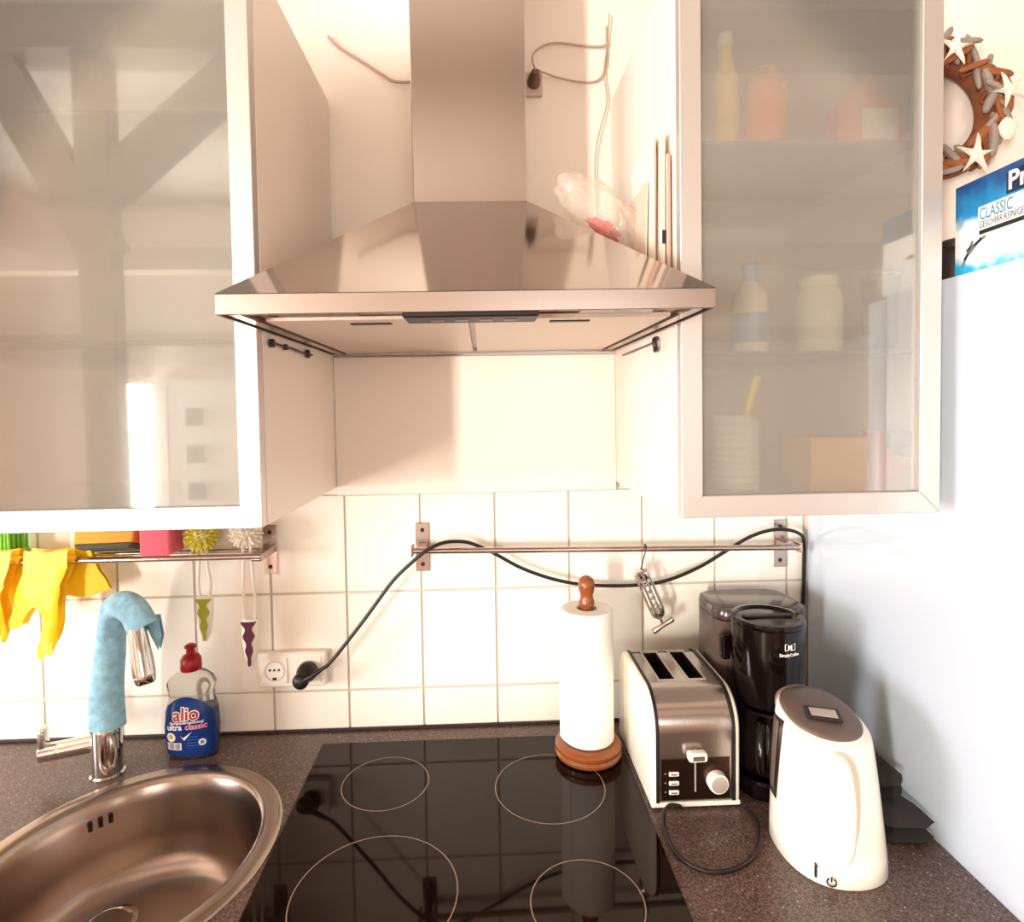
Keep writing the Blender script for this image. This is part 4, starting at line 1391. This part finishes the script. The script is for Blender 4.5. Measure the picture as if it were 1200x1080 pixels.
# ------------------------------------------------------------------ wreath on the wall above the fridge
WC = (0.996, 1.306)
wre = thing('driftwood_wreath', (WC[0], -0.004, WC[1]), 'driftwood wreath with white starfish hanging on the wall above the fridge', 'wreath')
vine = mat('vine_brown', (128, 72, 44), 0.8, var=0.3, var_scale=30, bump=0.4, bump_scale=80)
drift = mat('driftwood_grey', (156, 142, 132), 0.9, var=0.15, var_scale=24, bump=0.3, bump_scale=90)
rust = mat('driftwood_rust', (150, 92, 56), 0.85, var=0.2, var_scale=24, bump=0.3, bump_scale=90)
starm = mat('starfish_white', (246, 238, 222), 0.8, bump=0.5, bump_scale=120)
ringp = []
for i in range(49):
    a = 2 * math.pi * i / 48
    ringp.append((WC[0] + 0.112 * math.cos(a), -0.030, WC[1] + 0.112 * math.sin(a)))
obj('vine_ring', MB().tube(ringp, 0.026, 10), vine, wre, 60)
for k in range(14):                                   # twisting vine strands
    a0 = rnd.uniform(0, 6.28)
    ph = rnd.uniform(0, 6.28)
    pts = []
    for i in range(10):
        a = a0 + i * 0.11
        r = 0.112 + 0.026 * math.cos(ph + i * 0.7)
        pts.append((WC[0] + r * math.cos(a), -0.030 - 0.028 * abs(math.sin(ph + i * 0.7)) - 0.006, WC[1] + r * math.sin(a)))
    obj('vine_strand', MB().tube(catmull(pts, 2), 0.0042, 7), vine if k % 2 else rust, wre, 60)
for k in range(48):                                   # driftwood pieces
    a = 2 * math.pi * k / 48 + rnd.uniform(-0.06, 0.06)
    r = 0.112 + rnd.uniform(-0.022, 0.026)
    c = Vector((WC[0] + r * math.cos(a), -0.056 - rnd.uniform(0, 0.012), WC[1] + r * math.sin(a)))
    an = a + math.pi / 2 + rnd.uniform(-0.9, 0.9)
    d = Vector((math.cos(an), rnd.uniform(-0.15, 0.15), math.sin(an)))
    L = rnd.uniform(0.026, 0.044)
    w = rnd.uniform(0.008, 0.0140)
    bend = Vector((rnd.uniform(-1, 1), 0, rnd.uniform(-1, 1))) * 0.004
    pts = [c - d * L, c - d * L * 0.8, c - d * L * 0.2 + bend, c + d * L * 0.4 + bend, c + d * L * 0.85, c + d * L]
    obj('driftwood_piece', MB().tube(pts, [w * 0.35, w * 0.8, w, w * 0.95, w * 0.75, w * 0.3], 8, squash=0.7), (drift, drift, rust)[k % 3], wre, 60)


def starfish(cx, cz, R, rot, y):
    rings = []
    for t, h in ((1.0, 0.0), (0.93, 0.35), (0.70, 0.8), (0.35, 1.0)):
        ring = []
        for i in range(20):
            a = rot + i * math.pi / 10
            q = i % 4
            rr = R * (1.0, 0.62, 0.30, 0.62)[q] if q != 2 else R * 0.27
            rr = R * {0: 1.0, 1: 0.52, 2: 0.27, 3: 0.52}[q]
            aa = a if q in (0, 2) else a + (0.17 if q == 1 else -0.17) * -1
            ring.append((cx + rr * t * math.cos(aa), y - h * R * 0.24, cz + rr * t * math.sin(aa)))
        rings.append(ring)
    return obj('starfish', MB().loft(rings, True, True, True), starm, wre, 60)


starfish(1.046, 1.203, 0.046, 0.25, -0.072)
starfish(1.112, 1.335, 0.040, 0.75, -0.074)
starfish(0.998, 1.420, 0.040, 0.2, -0.074)
starfish(0.903, 1.365, 0.042, 0.5, -0.074)
starfish(0.918, 1.235, 0.040, 0.1, -0.074)
obj('shell', MB().loft([sell(1.110, -0.075, 1.255 + z, r, r * 0.5, 2, 16) for z, r in ((-0.022, 0.006), (-0.012, 0.015), (0.005, 0.020), (0.018, 0.012), (0.024, 0.004))]), starm, wre, 60)

# ------------------------------------------------------------------ above the hood: socket, cables, bag, booklets
us = thing('wall_socket', (0.140, 0, 1.377), 'single white wall socket with plug beside the hood chimney', 'socket')
obj('frame', MB().box(0.092, 0.152, -0.012, -0.0002, 1.352, 1.402, 0.003, 2), mat('aged_socket', (206, 186, 168), 0.5), us)
obj('plug', MB().tube([(0.133, -0.012, 1.378), (0.133, -0.030, 1.378), (0.134, -0.046, 1.384)], [0.014, 0.013, 0.008], 14), mat('brown_plug', (104, 76, 60), 0.45), us, 50)
wc = thing('thin_wall_cable', (0.2, -0.01, 1.42), 'thin grey cable arching from the plug beside the chimney', 'cable', 'thin loose cables above the hood')
obj('cable', MB().tube(catmull([(0.134, -0.046, 1.386), (0.128, -0.040, 1.41), (0.136, -0.02, 1.438), (0.160, -0.010, 1.458), (0.190, -0.008, 1.463), (0.235, -0.008, 1.458), (0.275, -0.009, 1.456), (0.294, -0.012, 1.460)], 6), 0.0022, 7), WCABLE, wc, 60)
wc = thing('thin_wall_cable', (0.25, -0.01, 1.38), 'thin grey cable hanging slack between plug and wall hole', 'cable', 'thin loose cables above the hood')
obj('cable', MB().tube(catmull([(0.140, -0.030, 1.395), (0.175, -0.012, 1.392), (0.215, -0.008, 1.385), (0.250, -0.008, 1.382), (0.275, -0.008, 1.390), (0.288, -0.008, 1.42), (0.2895, -0.008, 1.47), (0.2905, -0.006, 1.50)], 6), 0.0020, 7), WCABLE, wc, 60)
wc = thing('thin_wall_cable', (-0.2, -0.01, 1.42), 'thin grey cable running down the wall into the chimney back', 'cable', 'thin loose cables above the hood')
obj('cable', MB().tube(catmull([(-0.296, -0.006, 1.475), (-0.275, -0.008, 1.452), (-0.230, -0.008, 1.424), (-0.185, -0.010, 1.395), (-0.160, -0.012, 1.380), (-0.125, -0.014, 1.378), (-0.104, -0.020, 1.380)], 6), 0.0030, 7), WCABLE, wc, 60)
wc = thing('hanging_wire', (0.29, -0.01, 1.3), 'thin pale wire hanging from the wall hole beside the booklets', 'wire')
obj('wire', MB().tube(catmull([(0.2955, -0.012, 1.522), (0.290, -0.012, 1.46), (0.283, -0.012, 1.40), (0.288, -0.012, 1.34), (0.270, -0.012, 1.27), (0.262, -0.012, 1.22), (0.262, -0.012, 1.16), (0.266, -0.014, 1.10)], 6), 0.0012, 6), WCABLE, wc, 60)

film = bpy.data.materials.new('plastic_film')
film.use_nodes = True
nt = film.node_tree
pb = nt.nodes['Principled BSDF']
pb.inputs['Base Color'].default_value = rgb(236, 226, 216)
pb.inputs['Roughness'].default_value = 0.06
tr = nt.nodes.new('ShaderNodeBsdfTransparent')
tr.inputs[0].default_value = (0.97, 0.94, 0.90, 1)
mxs = nt.nodes.new('ShaderNodeMixShader')
mxs.inputs[0].default_value = 0.24
nt.links.new(tr.outputs[0], mxs.inputs[1])
nt.links.new(pb.outputs[0], mxs.inputs[2])
nt.links.new(mxs.outputs[0], nt.nodes['Material Output'].inputs[0])


def crumple(c, rad, rot, amp, seed, sub=4, freq=3.0):
    bm = bmesh.new()
    bmesh.ops.create_icosphere(bm, subdivisions=sub, radius=1)
    for v in bm.verts:
        d = v.co.normalized()
        nz = noise.noise(d * freq + Vector((seed, 0, 0))) + 0.6 * abs(noise.noise(d * freq * 2.3 + Vector((0, seed, 0))))
        v.co = d * (1 + amp * nz)
        v.co = Vector((v.co.x * rad[0], v.co.y * rad[1], v.co.z * rad[2]))
    bm.transform(Matrix.Translation(c) @ rot)
    return MB().bm(bm)


bag = thing('plastic_bag', (0.226, -0.262, 0.93), 'crumpled clear plastic bag with a red print lying on the hood', 'bag')
rotb = Matrix.Rotation(0.80, 4, 'Y')
obj('film', crumple((0.2275, -0.262, 1.013), (0.094, 0.054, 0.042), rotb, 0.26, 4.0, 5, 1.7), film, bag, 40)
obj('red_print', crumple((0.222, -0.285, 0.992), (0.026, 0.012, 0.010), Matrix.Rotation(0.6, 4, 'Y'), 0.6, 5.0, 4, 2.5), mat('red_print', (214, 70, 64), 0.5), bag, 40)
leaf = [(236, 222, 204), (196, 172, 150), (244, 234, 220), (224, 206, 188), (186, 160, 140)]
for k, (x, lean, y0, y1, z0, z1, th) in enumerate(((0.2735, 0.0045, -0.372, -0.27, 0.8790, 1.040, 0.0020), (0.2785, 0.003, -0.396, -0.26, 0.8720, 1.095, 0.0022), (0.2825, 0.002, -0.386, -0.25, 0.8665, 1.075, 0.0016), (0.2880, 0.0015, -0.406, -0.25, 0.8605, 1.100, 0.0050), (0.2945, 0.000, -0.412, -0.24, 0.8525, 1.065, 0.0036))):
    lbl = ['thin beige leaflet leaning beside the plastic bag on the hood', 'tan brochure standing among the booklets on the hood', 'thin pale leaflet standing between two booklets on the hood',
           'thickest white booklet standing on the hood', 'brownish booklet pressed against the cabinet side above the hood'][k]
    bo = thing('booklet', (x, (y0 + y1) / 2, z0), lbl, 'booklet', 'booklets standing on the hood')
    wfn = lambda px_, py__, pz_: (px_ - lean * (z1 - pz_) / (z1 - z0) + 0.0008 * math.sin(py__ * 60), py__, pz_)
    mbk = MB()
    mbk.box(x - th / 2, x + th / 2, y0, y1, z0, z1, 0.0005).warp(wfn)
    obj('pages', mbk, mat('booklet_%d' % k, leaf[k], 0.7), bo)
    mbk = MB().box(x - th / 2 - 0.0007, x - th / 2 - 0.0001, y0 - 0.001, y1, z0, z1 + 0.001).warp(wfn)
    obj('cover', mbk, mat('booklet_cover_%d' % (k % 2), ((216, 194, 176), (238, 226, 210))[k % 2], 0.6), bo)
    if k == 3:
        obj('printed_block', MB().box(x - th / 2, x + th / 2, y0 - 0.0012, y0 - 0.0004, z0 + 0.075, z0 + 0.095).warp(wfn), INK, bo)

# ------------------------------------------------------------------ things behind the frosted door
S0, S1z, S2z = 0.5468, 0.7732, 1.0832
cu_ = thing('utensil_cup', (0.412, -0.365, S0), 'shiny ribbed metal cup with utensils behind the frosted door', 'cup')
pr_ = [(0.034, 0.0)]
for i in range(11):
    pr_ += [(0.0365, 0.006 + i * 0.011), (0.0345, 0.0115 + i * 0.011)]
obj('cup', MB().lathe(pr_ + [(0.037, 0.130), (0.034, 0.130), (0.033, 0.01)], (0.412, -0.365, S0), 32), mat('satin_metal', (240, 238, 232), 0.30, 0.15), cu_, 30)
ut = thing('yellow_utensil', (0.42, -0.365, 0.56), 'bright yellow utensil leaning out of the metal cup', 'utensil')
obj('handle', MB().tube([(0.405, -0.368, 0.565), (0.427, -0.372, 0.68), (0.441, -0.378, 0.738)], [0.005, 0.008, 0.0100], 10, squash=0.7), mat('bright_yellow', (238, 226, 30), 0.4), ut, 60)
obj('tip', MB().lathe([(0.0035, 0), (0.0035, 0.004)], (0.405, -0.368, 0.5605), 8), mat('bright_yellow'), ut)
fb = thing('food_box', (0.555, -0.36, S0), 'beige cardboard food box behind the frosted door', 'box')
obj('carton', MB().box(0.512, 0.602, -0.405, -0.315, S0, 0.640, 0.001), mat('beige_card', (222, 168, 92), 0.7), fb)
obj('flap', MB().box(0.512, 0.602, -0.405, -0.355, 0.6402, 0.642), mat('beige_card'), fb)
rp_ = thing('red_packet', (0.636, -0.36, S0), 'red food packet lying beside the beige box in the cabinet', 'packet')
obj('pouch', puffy([(0.607, S0), (0.667, S0), (0.669, 0.595), (0.645, 0.615), (0.618, 0.640), (0.606, 0.62)], lambda u, v, h: (u, -0.385 - h, v), [(0.006, 0.010), (0.010, 0.018)]), mat('dull_red', (196, 60, 46), 0.5), rp_, 60)
obj('seal', MB().box(0.607, 0.640, -0.386, -0.384, 0.628, 0.650), mat('dull_red'), rp_)
wb = thing('white_bottle', (0.430, -0.378, S1z), 'white and pale blue bottle on the middle cabinet shelf', 'bottle')
obj('body', MB().lathe([(0.024, 0), (0.027, 0.004), (0.027, 0.085), (0.014, 0.105), (0.011, 0.110)], (0.430, -0.378, S1z), 28), WHITEP, wb, 40)
obj('cap', MB().lathe([(0.013, 0.110), (0.013, 0.135), (0.010, 0.138)], (0.430, -0.378, S1z), 24), mat('pale_blue', (150, 186, 214), 0.4), wb, 40)
obj('label', MB().lathe([(0.0274, 0.015), (0.0274, 0.060)], (0.430, -0.378, S1z), 28, 'z', False, False), mat('pale_blue'), wb, 40)
ml_ = thing('milky_jar', (0.553, -0.350, S1z), 'pale storage jar in the middle of the cabinet shelf', 'jar')
obj('body', MB().lathe([(0.032, 0), (0.036, 0.005), (0.036, 0.09), (0.028, 0.105)], (0.553, -0.350, S1z), 28), CREAM, ml_, 40)
obj('lid', MB().lathe([(0.030, 0.105), (0.030, 0.120), (0.026, 0.123)], (0.553, -0.350, S1z), 28), WHITEP, ml_, 40)
dg_ = thing('blue_dish', (0.600, -0.386, S1z), 'small dull blue dish on the middle cabinet shelf', 'dish')
obj('dish', MB().lathe([(0.012, 0), (0.016, 0.003), (0.022, 0.022), (0.021, 0.022), (0.014, 0.006)], (0.600, -0.386, S1z), 28), mat('dull_blue', (110, 116, 140), 0.4), dg_, 40)
obj('foot', MB().lathe([(0.011, 0), (0.011, 0.0005)], (0.600, -0.386, S1z - 0.0006), 20), mat('dull_blue'), dg_)
gs = thing('drinking_glass', (0.641, -0.372, S1z), 'clear drinking glass near the corner of the cabinet shelf', 'glass')
obj('wall', MB().lathe([(0.021, 0), (0.022, 0.004), (0.0265, 0.118), (0.0250, 0.118), (0.0205, 0.008)], (0.641, -0.372, S1z), 32, 'z', True, True), CLEARP, gs, 40)
obj('rim', MB().lathe([(0.0268, 0.1175), (0.0268, 0.1195), (0.0248, 0.1195), (0.0248, 0.1175)], (0.641, -0.372, S1z), 32, 'z', False, False), mat('greenish_glass', (206, 220, 208), 0.1), gs, 40)
yb = thing('yellow_bottle', (0.390, -0.385, S2z), 'slim yellow bottle on the top cabinet shelf', 'bottle')
obj('body', MB().lathe([(0.017, 0), (0.019, 0.004), (0.019, 0.10), (0.010, 0.125), (0.009, 0.150)], (0.390, -0.385, S2z), 24), mat('straw_yellow', (230, 200, 100), 0.4), yb, 40)
obj('cap', MB().lathe([(0.011, 0.150), (0.011, 0.168), (0.008, 0.170)], (0.390, -0.385, S2z), 20), WHITEP, yb, 40)
oj = thing('orange_jar', (0.455, -0.374, S2z), 'orange jar on the top cabinet shelf', 'jar')
obj('body', MB().lathe([(0.028, 0), (0.032, 0.004), (0.032, 0.085), (0.026, 0.098)], (0.455, -0.374, S2z), 28), mat('soft_orange', (236, 130, 60), 0.45), oj, 40)
obj('lid', MB().lathe([(0.028, 0.098), (0.028, 0.116), (0.025, 0.119)], (0.455, -0.374, S2z), 28), mat('tan_lid', (176, 130, 96), 0.5), oj, 40)
pk = thing('pink_packet', (0.60, -0.35, S2z), 'pinkish slanted food packet on the top cabinet shelf', 'packet')
obj('pouch', puffy([(0.552, S2z), (0.660, S2z), (0.658, 1.16), (0.640, 1.215), (0.615, 1.195), (0.562, 1.150)], lambda u, v, h: (u, -0.383 - h, v), [(0.008, 0.010), (0.012, 0.018)]), mat('dusty_pink', (222, 130, 116), 0.5), pk, 60)
obj('white_panel', MB().box(0.590, 0.645, -0.405, -0.4015, 1.09, 1.135), WHITEPRINT, pk)
